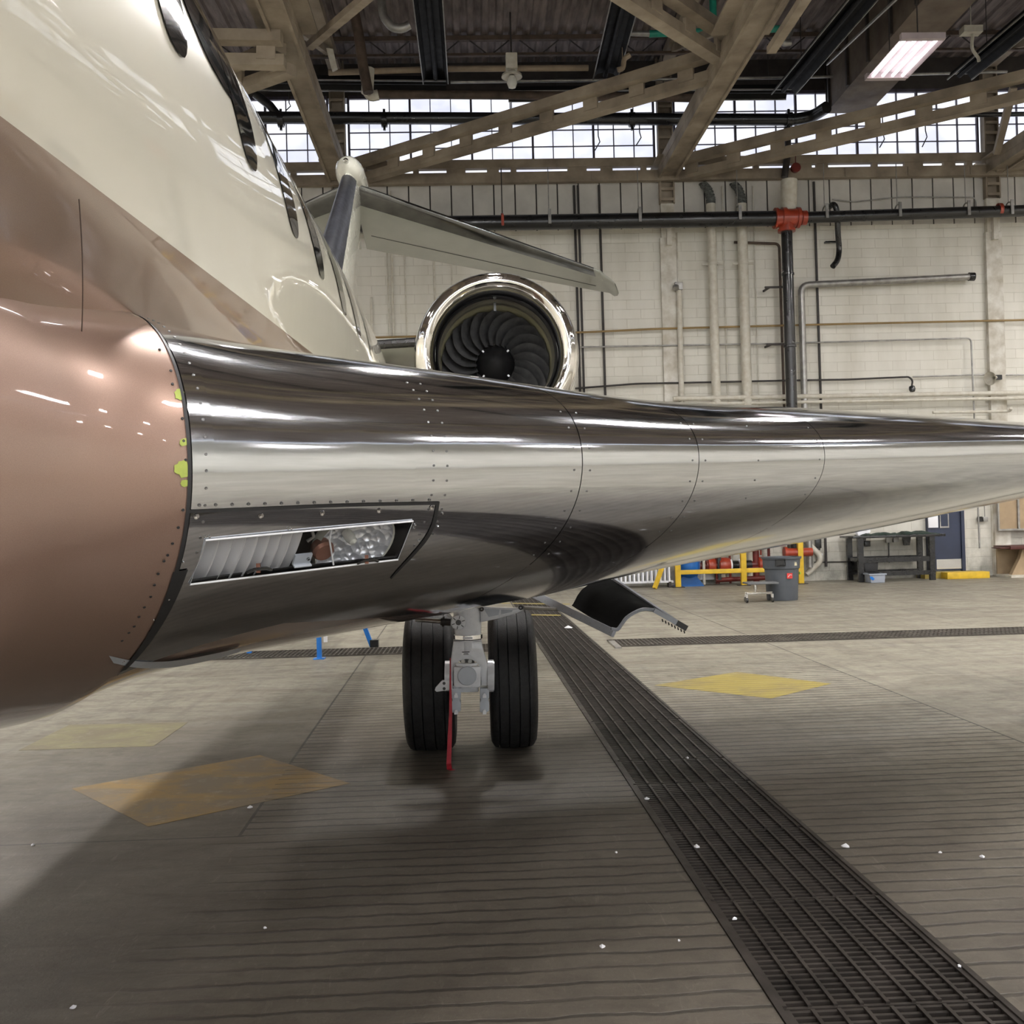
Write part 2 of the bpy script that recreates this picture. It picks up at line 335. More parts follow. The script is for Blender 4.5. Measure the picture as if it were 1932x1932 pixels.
mb=MB(); mb.bb((XL0,WY,ZT),(XR0,WY+.3,ROOF)); struct(mb.build('wall_front_upper',STEELD))
# back wall windows: the long bright strip mirrored in the polished wing
for i in range(5):
    a=XL0+.4+i*8.3; win=struct(MB().bb((a,YB-.2,7.7),(a+7.9,YB-.18,9.8)).build('window_%d'%(i+20),DAYM))
    mb=MB()
    for j in range(9): mb.bb((a+j*.98,YB-.18,7.7),(a+j*.98+.05,YB-.1,9.8))
    mb.bb((a,YB-.18,8.7),(a+7.9,YB-.1,8.75)); mb.build('window_frame',STEELD,win)
for i in range(5):  # lower panes, unseen, added to throw light on the gear and polished edge
    a=XL0+.6+i*8.3; win=struct(MB().bb((a,YB,2.3),(a+7.4,YB+.03,4.3)).build('window_%d'%(i+30),DAYM))
    mb=MB()
    for j in range(7): mb.bb((a+j*1.22,YB+.03,2.3),(a+j*1.22+.08,YB+.1,4.3))
    mb.bb((a,YB+.03,3.25),(a+7.4,YB+.1,3.33)); mb.build('window_frame',STEELD,win)
# sill: double channel with battens and slots of light between
mb=MB()
for z0,z1,dy in ((ZB-.16,ZB+.02,.0),(ZB-.47,ZB-.25,.0)): mb.bb((XL0,WY-.24,z0),(XR0,WY-.10,z1))
x=XL0+.3; k=0
while x<XR0-1: mb.bb((x,WY-.22,ZB-.27),(x+(.25,.12,.4)[k%3],WY-.12,ZB-.15)); x+=(.85,.5,1.2,.7)[k%4]; k+=1
for x in np.arange(XL0+.7,XR0,1.35): mb.bb((x,WY-.26,ZB-.45),(x+.03,WY-.235,ZB-.27))
struct(mb.build('trim_2',STEELB))
# columns
for i,x in enumerate(CX):
    t=thing('steel_column','brown steel wall column with white painted foot, %s'%['at the far left','left of the aircraft nose side','behind the fuselage','just left of the tail fin','behind the tip of the tailplane','near the right edge of the picture','beyond the right edge','farthest right'][i],'column',(x,WY-.2,0),'steel columns along the block wall')
    mb=MB(); mb.bb((x-.16,WY-.16,8.1),(x-.13,WY+.02,ROOF)); mb.bb((x+.13,WY-.16,8.1),(x+.16,WY+.02,ROOF)); mb.bb((x-.13,WY-.05,8.1),(x+.13,WY,ROOF))
    for k in range(14): mb.bb((x-.13,WY-.17,8.15+k*.22),(x+.13,WY-.155,8.21+k*.22))
    mb.build('upper_shaft',STEELB,t)
    mb=MB(); mb.bb((x-.17,WY-.10,0),(x+.17,WY,7.38)); mb.bb((x-.14,WY-.12,7.38),(x+.14,WY,8.1)); mb.bb((x-.04,WY-.2,7.2),(x+.06,WY-.02,7.75)); mb.bb((x+.19,WY-.03,0),(x+.22,WY,7.5)); mb.build('painted_shaft',WCOLM,t)

# ------------------------------------------------------------ roof trusses running away from the camera
def pl(px,py,y): return atY(px,py,y)
X1=CX[3];X2=CX[4];X3=CX[5]
pw1=Vector((X1,WY-.25,ZB-.25)); pw2=Vector((X2,WY-.25,ZB-.25)); pw3=Vector((X3,WY-.25,ZB-.25))
def chord_pt(X,px,py): return atX(px,py,X)
c1=atX(515,0,X1); c2=atX(1442,0,X2)
c3=Vector((X3,c2.y,c2.z)); c0=Vector((X1-bay,c2.y,c2.z)); 
names=['over the aircraft cabin','left of the tail fin','crossing the middle windows','at the right edge of the roof']
TR=[]
for i,(X,pw,cc) in enumerate(((X1-bay,Vector((X1-bay,pw1.y,pw1.z)),c0),(X1,pw1,c1),(X2,pw2,c2),(X3,pw3,c3))):
    t=thing('roof_truss','weathered brown steel roof truss '+names[i],'roof truss',pw,'roof trusses')
    far=cc; end=Vector((X,YB+.3,cc.z)) 
    mb=MB()
    for sx in (-.17,.17): mb.beam(pw+Vector((sx,0,0)),far+Vector((sx,0,0)),.05,.36); mb.beam(far+Vector((sx,0,0)),end+Vector((sx,0,0)),.05,.36)
    mb.beam(pw,far,.40,.04); mb.beam(far,end,.40,.04); mb.beam(pw+Vector((0,0,-.12)),far+Vector((0,0,-.12)),.30,.03); mb.beam(far+Vector((0,0,-.12)),end+Vector((0,0,-.12)),.30,.03)
    mb.box(pw.lerp(far,.02)+Vector((0,0,.1)),(.62,.9,.03)); mb.box(far+Vector((0,.5,.15)),(.9,1.6,.03))
    mb.build('bottom_chord',STEELB,t)
    mb=MB(); mb.bb((X-.12,YB+.3,ROOF-.3),(X+.12,WY-.2,ROOF-.1)); mb.build('top_chord',STEELB,t)
    y=far.y; k=0
    while y>YB+2:
        m2=MB(); m2.beam((X-.07,y,far.z),(X-.07,y,ROOF-.2),.08,.1); m2.beam((X+.07,y,far.z),(X+.07,y,ROOF-.2),.08,.1); m2.build('web_post',STEELB,t)
        m2=MB(); m2.beam((X,y,far.z),(X,y-3,ROOF-.2),.12,.12,up=(1,0,0)); m2.build('web_diagonal',STEELB,t)
        y-=3.0
    m2=MB(); m2.beam((X,far.y+.4,far.z),(X,WY-1.2,ROOF-.3),.14,.1,up=(1,0,0)); m2.build('web_diagonal',STEELB,t)
    TR.append((pw,far,t))
def lattice(p,q,label,gap=.27,w=.21,slots=True):
    p=Vector(p);q=Vector(q); t=thing('lattice_brace',label,'brace',p,'horizontal lattice braces under the roof')
    d=(q-p).normalized(); sd=Vector((-d.y,d.x,0)).normalized(); mb=MB()
    for sgn in (-1,1): o_=sd*sgn*.10+ZZ*(-sgn*.135)*(1 if sd.y<0 else -1)*-1; mb.beam(p+o_,q+o_,w,.17)
    mb.build('channel_pair',STEELB,t)
    L=(q-p).length;k=int(L/.95)
    for j in range(k+1):
        c=p+d*(L*(j+.3)/(k+1)); MB().beam(c-d*.14,c+d*.14,.06,.28).build('batten',STEELB,t)
    return t
a2=atX(1362,118,X2); lattice(pw1+Vector((.25,0,0)),a2,'long brown lattice brace rising from tail fin top to the middle truss')
a3=atX(2190,90,X3) if False else Vector((X3,a2.y,a2.z)); lattice(pw2+Vector((.25,0,0)),a3,'long brown lattice brace rising to the right above the wing tip side')
b2=atX(1375,95,X2); lattice(b2,Vector((X1,b2.y-7.3,b2.z)),'brown lattice brace running to top centre of the picture')
lattice(atX(535,95,X1),Vector((X1-bay,a2.y-1,a2.z)),'brown lattice brace meeting left truss behind the fuselage',.2)
lattice(atX(540,110,X1),Vector((X1-bay,WY-.3,ZB)),'short brown lattice brace behind the fuselage near the windows',.2)
lattice(Vector((X3,b2.y,b2.z)),Vector((X2,b2.y-5.4,b2.z)),'brown lattice brace beyond the upper right of the picture')
lattice(Vector((X3,WY-.3,ZB-.2)),Vector((X3+bay,a2.y,a2.z)),'brown lattice brace starting at the right edge column')
# sloping struts beside trusses
for (A,B,lab) in ((atX(583,88,X1+.2),atY(700,-12,13.5),'thin angle strut rising right from the left truss'),(atX(1455,95,X2+.2),atY(1530,-20,12.5),'thin angle strut rising right from the middle truss'),(atY(1880,290,20.5),atY(1912,165,19.6),'short steel strut beside the right edge column')):
    tag(MB().beam(A,B,.13,.10).build('steel_strut',STEELB),lab,'strut')
# bar joists across the bays
for y in (20.1,17.6,14.5,11.4,8.3,5.2):
    t=thing('bar_joist','thin open web joist under the corrugated roof, %s counted from the high windows'%{20.1:'first',17.6:'second',14.5:'third',11.4:'fourth',8.3:'fifth',5.2:'sixth'}[y],'joist',(0,y,ROOF-.5),'open web joists under the roof deck')
    zt_=ROOF-.02; zb=ROOF-.42; mb=MB(); mb.bb((XL0,y-.05,zt_-.09),(XR0,y+.05,zt_)); mb.bb((XL0,y-.04,zb),(XR0,y+.04,zb+.05)); mb.build('chords',STEELD if y<19 else RUST,t)
    mb=MB(); x=XL0; k=0
    while x<XR0-.5: mb.tube([(x,y,zb if k%2 else zt_),(x+.5,y,zt_ if k%2 else zb)],.014,6); x+=.5; k+=1
    mb.build('web',STEELD,t)
# deep riveted girder casing at right
gA=[atY(px,215,WY-.35) for px in (1560,1640)]
gx0,gx1=gA[0].x,gA[1].x; t=thing('plate_girder','deep brown panelled girder running back to the windows beside the lamp','girder',(gx0,WY-.3,9))
mb=MB(); zb=atY(1600,210,WY-.35).z
mb.bb((gx0,5,zb),(gx0+.06,WY-.3,ROOF)); mb.bb((gx1-.06,5,zb),(gx1,WY-.3,ROOF)); mb.bb((gx0,5,zb-.02),(gx1,WY-.3,zb)); mb.bb((gx0,WY-.34,zb),(gx1,WY-.3,ROOF)); mb.build('web_plate',GIRD,t)
mb=MB()
for y in np.arange(6,WY-.5,1.05): mb.bb((gx0-.05,y,zb),(gx0,y+.07,ROOF))
for x in (gx0,(gx0+gx1)/2-.05,gx1-.1): mb.bb((x,WY-.4,zb),(x+.1,WY-.33,ROOF))
mb.build('stiffener',STEELD,t)
tag(MB().beam(atY(1560,122,18),atY(1700,-10,13.5),.03,.03).build('guy_rod',GALV),'thin bright rod along the deep girder','rod')

# radiant heaters: black troughs with bright lips
def heater(px0,px1,pxt0,py0,y0,y1,label,w=.42,z=None):
    e=atY((px0+px1)/2,py0,y0); zz=e.z; x=e.x; f=atY(pxt0,-30,y1) if False else None
    t=thing('radiant_heater',label,'heater',(x,y0,zz),'radiant tube heaters under the roof'); return t
def trough(A,B,w,label,lip=True):
    A=Vector(A);B=Vector(B); t=thing('radiant_heater',label,'heater',A,'radiant tube heaters under the roof')
    d=(B-A).normalized(); sd=Vector((d.y,-d.x,0)).normalized(); mb=MB()
    pr=[(-w/2,0),(-w*.36,.13),(0,.17),(w*.36,.13),(w/2,0),(w*.34,.11),(0,.15),(-w*.34,.11)]
    mb.grid([[A+sd*a+ZZ*h for a,h in pr],[B+sd*a+ZZ*h for a,h in pr]],closed=True); mb.build('reflector',TROUGH,t)
    mb=MB(); 
    mb.tube([A+ZZ*.08,B+ZZ*.08],.05,10)
    mb.build('burner_tube',TROUGH,t)
    mb=MB()
    for a in (-w/2,w/2): mb.beam(A+sd*a,B+sd*a,.018,.03)
    mb.build('edge_lip',GALV,t)
    mb=MB(); L=(B-A).length
    for k in range(int(L/2.2)+1):
        c=A+d*(1+k*2.2)
        if (c-A).length<L: mb.tube([c+ZZ*.16,Vector((c.x,c.y,ROOF))],.008,6)
    if mb.v: mb.build('hanger_rod',WIREM,t)
    return t
def hz(px,py,y): return atY(px,py,y)
h1=hz(822,158,20.2); trough(h1,Vector((hz(808,0,17.2).x,h1.y-9,h1.z+.05)),.5,'black radiant heater hanging left of centre above the engine')
h2=hz(1142,150,20.2); e2=hz(1182,0,17.0); trough(h2,h2+(Vector((e2.x,e2.y,h2.z))-h2)*3,.5,'black radiant heater between the two lattice braces')
h3=hz(1478,178,20.3); e3=hz(1612,0,16.9); trough(h3,h3+(Vector((e3.x,e3.y,h3.z))-h3)*3,.5,'black radiant heater left of the deep girder')
h4=hz(1810,150,19.6); e4=hz(1960,30,17.0); trough(h4,h4+(Vector((e4.x,e4.y,h4.z))-h4)*3,.5,'black radiant heater right of the glowing lamp')
trough(hz(475,160,20.4),hz(842,163,20.4),.5,'black cross heater above the left windows')
trough(hz(960,182,20.6),hz(1490,178,20.6),.5,'black cross heater above the middle windows')
# ------------------------------------------------------------ pipes and cables
def pipe(name,pts,r,mat,label,cat='pipe',rr=.1,n=12,group=None):
    return tag(MB().tube(rounded(pts,rr),r,n).build(name,mat),label,cat,group)
def pY(lst,y): return [atY(a,b,y) for a,b in lst]
t=thing('fire_main','long black horizontal fire main pipe across the block wall','pipe',atY(1490,412,20.7))
A=atY(1010,419,20.7);B=atY(1462,412,20.7);Cc=atY(1500,411,20.7);Dd=atY(2300,386,20.7)
A.x-=4
mb=MB(); mb.cyl(A,B,.155,24); mb.cyl(Cc,Dd,.118,24); mb.build('main_pipe',PIPEB,t)
mb=MB(); mb.cyl(atY(1474,411.5,20.7),atY(1482,411.5,20.7),.22,20); mb.cyl(atY(1462,412,20.7),atY(1505,411,20.7),.19,24); mb.cyl(atY(1461,412,20.7),atY(1466,412,20.7),.215,24); mb.cyl(atY(1502,411,20.7),atY(1508,411,20.7),.215,24); mb.cyl(atY(1512,411,20.7),atY(1521,411,20.7),.15,24); mb.cyl(atY(1508,411,20.7),atY(1514,411,20.7),.13,24)
mb.v=mb.v; q=atY(1484,432,20.7); mb.cyl(atY(1484,415,20.7),q,.15,24); mb.cyl(q-ZZ*.0,q-ZZ*.06,.18,24); mb.build('tee_fitting',REDP,t)['label']='orange red cast tee fitting'
for px in (1036,1205,1392,1556,1693,1822,1903):
    c=atY(px,413-(px-1036)*.022,20.7); r_=.175 if px<1480 else .135
    mb=MB(); mb.tube([c+Vector((0,r_*math.cos(a),r_*math.sin(a))) for a in np.linspace(0,2*PI,17)[:-1]],.016,6,closed=True)
    mb.box(c+Vector((0,-r_-.01,0)),(.06,.03,.3)); mb.tube([c+ZZ*r_,Vector((c.x,c.y,ZB-.3))],.009,6); mb.build('pipe_clamp',GALV,t)
mb=MB(); c=atY(948,418,20.7); mb.lathe(c-Vector((.03,0,0)),(1,0,0),[(.158,0),(.17,0),(.17,.05),(.158,.05)],20); mb.box(c+Vector((0,-.17,-.02)),(.05,.04,.22)); mb.build('red_clamp',REDP,t); MB().tube([c+ZZ*.16,Vector((c.x,c.y,ZB-.3))],.012,6).build('clamp_rod',WIREM,t)
mb=MB(); c=atY(1885,396,20.7); mb.lathe(c-Vector((.03,0,0)),(1,0,0),[(.12,0),(.14,0),(.14,.07),(.12,.07)],20); mb.build('red_clamp',REDP,t)
# riser
RISX=q.x
t=thing('fire_riser','thick black vertical riser pipe dropping from the orange tee','pipe',(q.x,20.7,0))
mb=MB(); mb.cyl((q.x,20.7,.35),(q.x,20.7,q.z-.05),.115,24); mb.build('riser_pipe',PIPEB,t)
mb=MB()
for z in (2.2,4.9,6.4): mb.lathe((q.x,20.7,z),(0,0,1),[(.115,0),(.13,.01),(.13,.05),(.115,.06)],24)
mb.build('coupling',BLACK,t)
for z in (2.6,5.0,6.2): MB().beam((q.x-.45,20.85,z),(q.x+.15,20.85,z),.03,.04).beam((q.x-.35,20.85,z),(q.x-.35,WY,z+.02),.03,.04).build('wall_bracket',STEELD,t)
# upper dark pipe before the windows with elbow
t=thing('window_pipe','thick black pipe crossing in front of the high windows','pipe',atY(900,226,20.9))
mb=MB(); a=atY(470,222,20.9);b=atY(1500,226,20.9); mb.tube(rounded([a,b,b+Vector((.35,-.1,.03)),b+Vector((.5,-.5,.05))],.2),.125,18); mb.build('pipe_run',PIPEB,t)
for px in (530,725,1192,1488):
    c=atY(px,226,20.9); MB().lathe(c-Vector((.06,0,0)),(1,0,0),[(.125,0),(.155,0),(.155,.12),(.125,.12)],18).box(c,(.05,.05,.44)).build('coupling',BLACK,t)
mb=MB(); mb.tube([atY(482,178,20.9),atY(510,200,20.9),atY(527,222,20.9)],.09,12); mb.build('branch',PIPEB,t)
pipe('window_pipe_right',pY([(1762,212),(1775,218),(2000,214)],20.9),.05,PIPEB,'thinner black pipe before the windows at the right edge')
pipe('drop_pipe',pY([(1485,240),(1487,285)],20.95)+pY([(1480,335)],21.0),.07,STEELD,'short dark pipe dropping before the sill above the tee')
pipe('capped_pipe',pY([(1489,340),(1488,398)],20.8),.17,PIPEW,'fat white painted pipe stub directly above the orange tee',rr=.01)
for i,(px,dx) in enumerate(((1346,8),(1404,9))):
    t=thing('downpipe','%s of the two thick white downpipes left of the black riser'%('left','right')[i],'pipe',atY(px,700,WY-.2),'white downpipes')
    top=atY(px-5,385,WY-.2); mb=MB(); mb.cyl((top.x,top.y,0.1),top,.105 if i else .095,18); mb.build('pipe_run',PIPEW,t)
    mb=MB(); e=[top,top+ZZ*.12,top+Vector((-.05,.03,.32)),top+Vector((-.12,.1,.45))]
    mb.tube(bez(e,6),.085,14)
    for k,c in enumerate(bez(e,6)[::2]): mb.tube([c,c+ZZ*.02],.1,14)
    mb.build('flexible_elbow',M('elbow_rubber_%d'%i,(.16,.17,.16),.5,var=.4,vs=20),t)
    mb=MB()
    for z in (2.9,6.75,7.6):
        mb.lathe((top.x,top.y,z),(0,0,1),[(.1,0),(.118,.0),(.118,.05),(.1,.05)],18); mb.box((top.x,top.y,z+.025),(.46,.03,.04))
    mb.build('clamp',PIPEW,t)
    a=atY(px+18,395,WY-.1); tag(MB().tube([(a.x,WY-.08,.4),(a.x,WY-.08,a.z+.5)],.012,6).build('conduit',PIPEW),'thin conduit beside the %s white downpipe'%('left','right')[i],'conduit')
pipe('vent_pipe',[Vector((atY(1285,745,WY-.15).x,WY-.15,.3)),atY(1281,548,WY-.15)],.055,PIPEW,'slim white pipe topped by a small junction box')
tag(MB().box(atY(1280,540,WY-.18),(.17,.12,.16)).cyl(atY(1275,545,WY-.27),atY(1275,540,WY-.24),.07,14).build('junction_box',GALV,bev=.01),'small grey junction box on top of the slim white pipe','box')
bp=pipe('bent_pipe',[Vector((atY(1518,750,WY-.2).x,WY-.2,.3)),atY(1511,538,WY-.2),atY(1834,522,WY-.2)],.07,GALV,'grey bent pipe turning right above the wing',rr=.18,n=16)
MB().tube(pY([(1828,522),(1838,522)],WY-.2),.09,16).build('pipe_cap',BLACK,bp)
pipe('bent_conduit',[Vector((atY(1478,700,WY-.1).x,WY-.1,.4))]+pY([(1470,460),(1385,457)],WY-.1),.028,RUST,'thin brown conduit bending left beside the black riser')
pipe('grey_conduit',pY([(1095,655),(1480,648),(1832,638)],WY-.125)+[Vector((atY(1838,700,WY-.125).x,WY-.125,.6))],.018,GALV,'thin grey conduit running across wall and down at right')
pipe('orange_cable',pY([(690,637),(900,632),(1100,627),(1250,620),(1600,611),(2100,600)],WY-.13),.022,M('ochre_cable',(.30,.20,.08),.6),'ochre cable strung across the block wall','cable',rr=.3)
pipe('drooping_cable',pY([(1085,733),(1200,724),(1300,722),(1480,718),(1600,716),(1715,711)],WY-.12)+pY([(1722,718),(1720,730)],WY-.16),.02,WIREM,'dark cable drooping to a hanging socket','cable',rr=.15)
tag(MB().lathe(atY(1720,728,WY-.18),(0,-.3,-1),[(.02,0),(.06,.02),(.07,.08),(.05,.13),(0,.14)],14).build('hanging_socket',BLACK),'small black socket hanging on the cable end','socket')
pipe('pale_cable',pY([(1722,711),(1850,707),(2000,708)],WY-.08),.016,GALV,'pale cable reaching the horn at the right column','cable')
pipe('upper_cable',pY([(1570,376),(1610,381),(1700,372),(1840,372),(1843,400)],WY-.08),.014,GALV,'thin sagging cable on the ribbed siding','cable',rr=.1)
t=thing('horn_speaker','small white horn on the right hand column','horn',atY(1878,713,WY-.3))
mb=MB(); c=atY(1880,712,WY-.15); mb.lathe(c,(-.9,-.45,-.15),[(.03,0),(.05,.08),(.09,.16),(.15,.22),(.14,.22),(.04,.1)],18); mb.build('bell',PIPEW,t)
MB().box(c+Vector((.05,.03,0)),(.12,.12,.1)).build('driver',BLACK,t)
for i,(y0,y1,r_) in enumerate(((752,741,.05),(763,751,.035))):
    pipe('wall_pipe',pY([(1270,y0),(1932,y1),(2300,y1-9)],WY-.25),r_,PIPEW,('upper thicker','lower thinner')[i]+' of two white pipes running just above the wing','pipe',group='low horizontal pipes')
pipe('wall_pipe',pY([(1760,778),(1905,776)],WY-.25)+pY([(1908,770)],WY-.4),.03,PIPEW,'short low white pipe with valve end at far right')
mb=MB(); c=atY(1575,388,WY-.4)
tag(MB().tube(bez([atY(1565,390,WY-.3),atY(1573,386,WY-.5),atY(1579,400,WY-.5),atY(1581,440,WY-.4),atY(1583,470,WY-.3),atY(1580,490,WY-.35),atY(1571,503,WY-.4)],5),.06,12).box(atY(1567,457,WY-.1),(.25,.1,.03)).build('drain_hose',BLACK),'dark curved hose hooked over the fire main','hose')
wires=[(700,560,640),(727,370,640),(735,360,640),(762,445,640),(818,480,560),(852,500,560),(1083,350,490),(1092,430,700),(1130,340,745),(1097,560,735),(1538,400,640)]
for i,(px,ya_,yb_) in enumerate(wires):
    a=atY(px,ya_,WY-.1); z0=.3
    tag(MB().tube([(a.x,WY-.07,a.z if px<1083 else ZB-.5),(a.x+.02,WY-.07,z0)],.016 if i%2 else .026,6).build('conduit',WIREM if px>1000 else PIPEW),('white' if px<1000 else 'dark')+' upright conduit on block wall, %s from the left'%['first','second','third','fourth','fifth','sixth','seventh','eighth','ninth','tenth','eleventh'][i],'conduit','upright conduits on the block wall')
# hanging broken wires before the windows
for i,(px,py,l) in enumerate(((545,178,.35),(962,180,.6),(1128,230,.6),(1206,225,.55),(1665,225,.6),(1745,215,.7),(1895,215,.5))):
    a=atY(px,py,20.95); tag(MB().tube([a+ZZ*.1,a-ZZ*l*.5,a+Vector((.03,0,-l*.7)),a+Vector((-.08,0,-l))],.012,6).build('dangling_wire',WIREM),'short dangling wire before the high windows, number %s from left'%['one','two','three','four','five','six','seven'][i],'wire','dangling wires before the windows')
# red and white reel under sill
tag(MB().lathe(atY(1500,318,20.9),(0,-1,0),[(.0,0),(.1,0),(.1,.08),(0,.08)],18).tube([atY(1501,308,20.9),atY(1501,290,20.9)],.01,6).build('hanging_reel',DRED),'small red reel hanging from the sill above the tee','reel')
# roof services
pipe('teal_pipe',pY([(1225,64),(1475,54)],18.6),.065,TEAL,'teal wrapped horizontal pipe under the roof',rr=.05)
pipe('teal_drop',pY([(1344,-30),(1346,44)],18.4),.065,TEAL,'teal wrapped vertical pipe under the roof')
tag(MB().cyl(atY(1346,40,18.4),atY(1347,48,18.4),.08,14).build('pipe_end',PIPEW),'white end of the teal vertical pipe','cap')
pipe('silver_elbow',pY([(1475,54),(1492,50),(1491,64),(1480,72),(1478,82),(1492,80)],18.6),.06,GALV,'silver flexible elbow at the right end of the teal pipe',rr=.12)
pipe('silver_end',pY([(1225,64),(1195,63),(1183,62)],18.6),.05,GALV,'silver pipe end left of the teal pipe')
pipe('flexible_duct',pY([(719,-15),(722,30),(740,53),(760,54),(772,47)],17.6),.075,GALV,'silver flexible duct hanging left of the first heater',rr=.2,n=14)
pipe('tan_pipe',pY([(664,0),(676,60),(685,125),(695,175)],19.2),.1,RUST,'tan pipe slanting down left of the first heater')
tag(MB().tube(pY([(695,130),(693,176)],19.5),.12,14).tube(bez(pY([(693,172),(700,181),(714,179)],19.5),4),.1,14).build('pipe_elbow',PIPEW),'pale elbow where the tan pipe meets the cross pipe','pipe')
pipe('cross_pipe',pY([(705,178),(1000,180),(1320,185)],20.3),.085,RUST,'long rusty pipe along the top of the windows',rr=.02)
pipe('cream_conduit',pY([(620,137),(840,130),(1110,128)],20.0),.06,M('cream_pipe',(.36,.28,.20),.6,var=.2),'cream horizontal pipe below the joist',rr=.02)
pipe('thin_gas_pipe',pY([(850,155),(1500,146),(1900,135)],20.5),.03,GALV,'thin bright pipe crossing behind the heaters',rr=.02)
tag(MB().tube(pY([(1650,105),(1652,92),(1645,84)],18.7),.05,10).build('pipe_elbow_dark',STEELD),'small dark fitting behind the lamp','fitting') if False else None
tag(MB().tube(bez(pY([(1165,132),(1175,128),(1178,112),(1188,104)],19),4),.05,10).tube([atY(1175,128,19),Vector((atY(1175,128,19).x,19,ROOF))],.008,6).build('tan_elbow',M('tan_fitting',(.42,.33,.24),.5,var=.2)),'small tan elbow right of the second heater','fitting')
tag(MB().tube(bez(pY([(1836,62),(1834,90),(1845,108),(1847,116)],18),4),.03,10).box(atY(1832,58,18),(.35,.2,.12)).tube([atY(1832,58,18),Vector((atY(1832,58,18).x,18,ROOF))],.01,6).build('gas_connector',PIPEW),'white gas connector near the right heater','fitting')
tag(MB().prism([atY(615,90,19),atY(628,92,19),atY(636,127,19),atY(626,132,19)],(0,.1,0)).build('hung_paper',PIPEW),'white tapered bracket hung beside the left truss','bracket')
# pendant lamp
c=atY(965,120,19.2)
t=thing('pendant_lamp','white industrial pendant lamp with clear bulb above the engine','lamp',c)
MB().box(c+ZZ*.02,(.22,.22,.3)).build('ballast_box',PIPEW,t,bev=.015)
MB().lathe(c-ZZ*.12,(0,0,-1),[(.06,0),(.1,.06),(.19,.1),(.2,.14),(.17,.145),(.05,.1)],24).build('shade',PIPEW,t)
MB().lathe(c-ZZ*.24,(0,0,-1),[(.05,0),(.09,.07),(.1,.14),(.07,.22),(0,.25)],18).build('bulb',BULBG,t)
MB().tube([c+ZZ*.15,Vector((c.x,c.y,ROOF))],.015,8).build('rod',WIREM,t)
# fluorescent high bay fixtures: one seen, the others light the hangar from outside the frame
LX=atY(1705,110,15.2)
LITV=M('lit_tube_seen',(.9,.9,.9),.4,emit=(1,.90,.93),es=3.2); HOUS=M('lamp_housing',(.42,.36,.38),.5)
def high_bay(x,y,z,label,seen=False):
    t=thing('high_bay_light',label,'ceiling light',(x,y,z),'fluorescent high bay lights')
    mb=MB(); mb.grid([[(x+a,yy,z+h) for a,h in ((-.34,-.03),(-.24,.05),(.24,.05),(.34,-.03),(.33,-.01),(.24,.07),(-.24,.07),(-.33,-.01))] for yy in (y-.66,y+.66)],closed=True)
    mb.bb((x-.33,y-.70,z-.03),(x+.33,y-.62,z+.06)); mb.bb((x-.33,y+.62,z-.03),(x+.33,y+.72,z+.06)); mb.build('housing',HOUS if seen else WHITEP,t)
    for k in range(4): MB().cyl((x-.24+k*.16,y-.6,z),(x-.24+k*.16,y+.6,z),.024,8).build('tube',LITV if seen else LIT,t)
    MB().tube([(x,y-.5,z+.07),(x,y-.5,ROOF)],.01,6).tube([(x,y+.5,z+.07),(x,y+.5,ROOF)],.01,6).build('hanger_rod',WIREM,t)
    if seen: return t
    L=bpy.data.lights.new('tube_light','AREA'); L.shape='RECTANGLE'; L.size=.6; L.size_y=1.2; L.energy=LAMP_W; L.color=(1,.965,.93)
    lo=bpy.data.objects.new('tube_light',L); COL.objects.link(lo); lo.parent=t; lo.location=(0,0,.035)
    return t
high_bay(LX.x,LX.y,LX.z,'glowing fluorescent high bay light right of the deep girder',True)
k=0
for x in (-13,-6.5,0.3,LX.x,14.5,21):
    for y in (-15,-8,-1,6,12.3,16.5):
        if y>14 and -9<x<10: continue
        k+=1; high_bay(x,y,LX.z,'high bay light out of view, %s row from left, %s from the back'%(['first','second','third','fourth','fifth','sixth'][(-13,-6.5,0.3,LX.x,14.5,21).index(x)],{-15:'first',-8:'second',-1:'third',6:'fourth',12.3:'fifth',16.5:'sixth'}[y]))

# ------------------------------------------------------------ drain grates
def grate_panel(y0,y1):
    mb=MB(); g=.012
    def X(f,y): return gx(y,GL)+.03+(GR-GL-.06)*f
    y=y0+g
    k=int((y1-y0-2*g)/.034)
    for j in range(k+1):
        y=y0+g+(y1-y0-2*g)*j/k; mb.beam((X(0,y),y,-.022),(X(1,y),y,-.022),.013,.03)
    for f in np.linspace(0,1,9): mb.beam((X(f,y0+g),y0+g,-.014),(X(f,y1-g),y1-g,-.014),.012 if 0<f<1 else .02,.028)
    return mb
js=[1.2,2.1,2.94,3.78,4.63,5.47,6.01,7.2,8.4,9.6,10.8,12.2,13.6,15.0,16.4,17.8,19.2,20.6]
for i in range(len(js)-1):
    tag(grate_panel(js[i],js[i+1]).build('drain_grate',GRATE),'dark iron drain grate panel, %s in the long row from the camera'%['first','second','third','fourth','fifth','sixth','seventh','eighth','ninth','tenth','eleventh','twelfth','thirteenth','fourteenth','fifteenth','sixteenth','seventeenth'][i],'drain grate','drain grates in the long row')
# frame angles both sides
for gg,nm in ((GL,'left'),(GR,'right')):
    sgn=1 if gg==GL else -1
    tag(MB().beam((gx(YB+1,gg)+sgn*.012,YB+1,-.02),(gx(WY-.2,gg)+sgn*.012,WY-.2,-.02),.02,.05).build('grate_frame',GRATE),'thin iron edge angle on the %s side of the long drain'%nm,'drain frame')
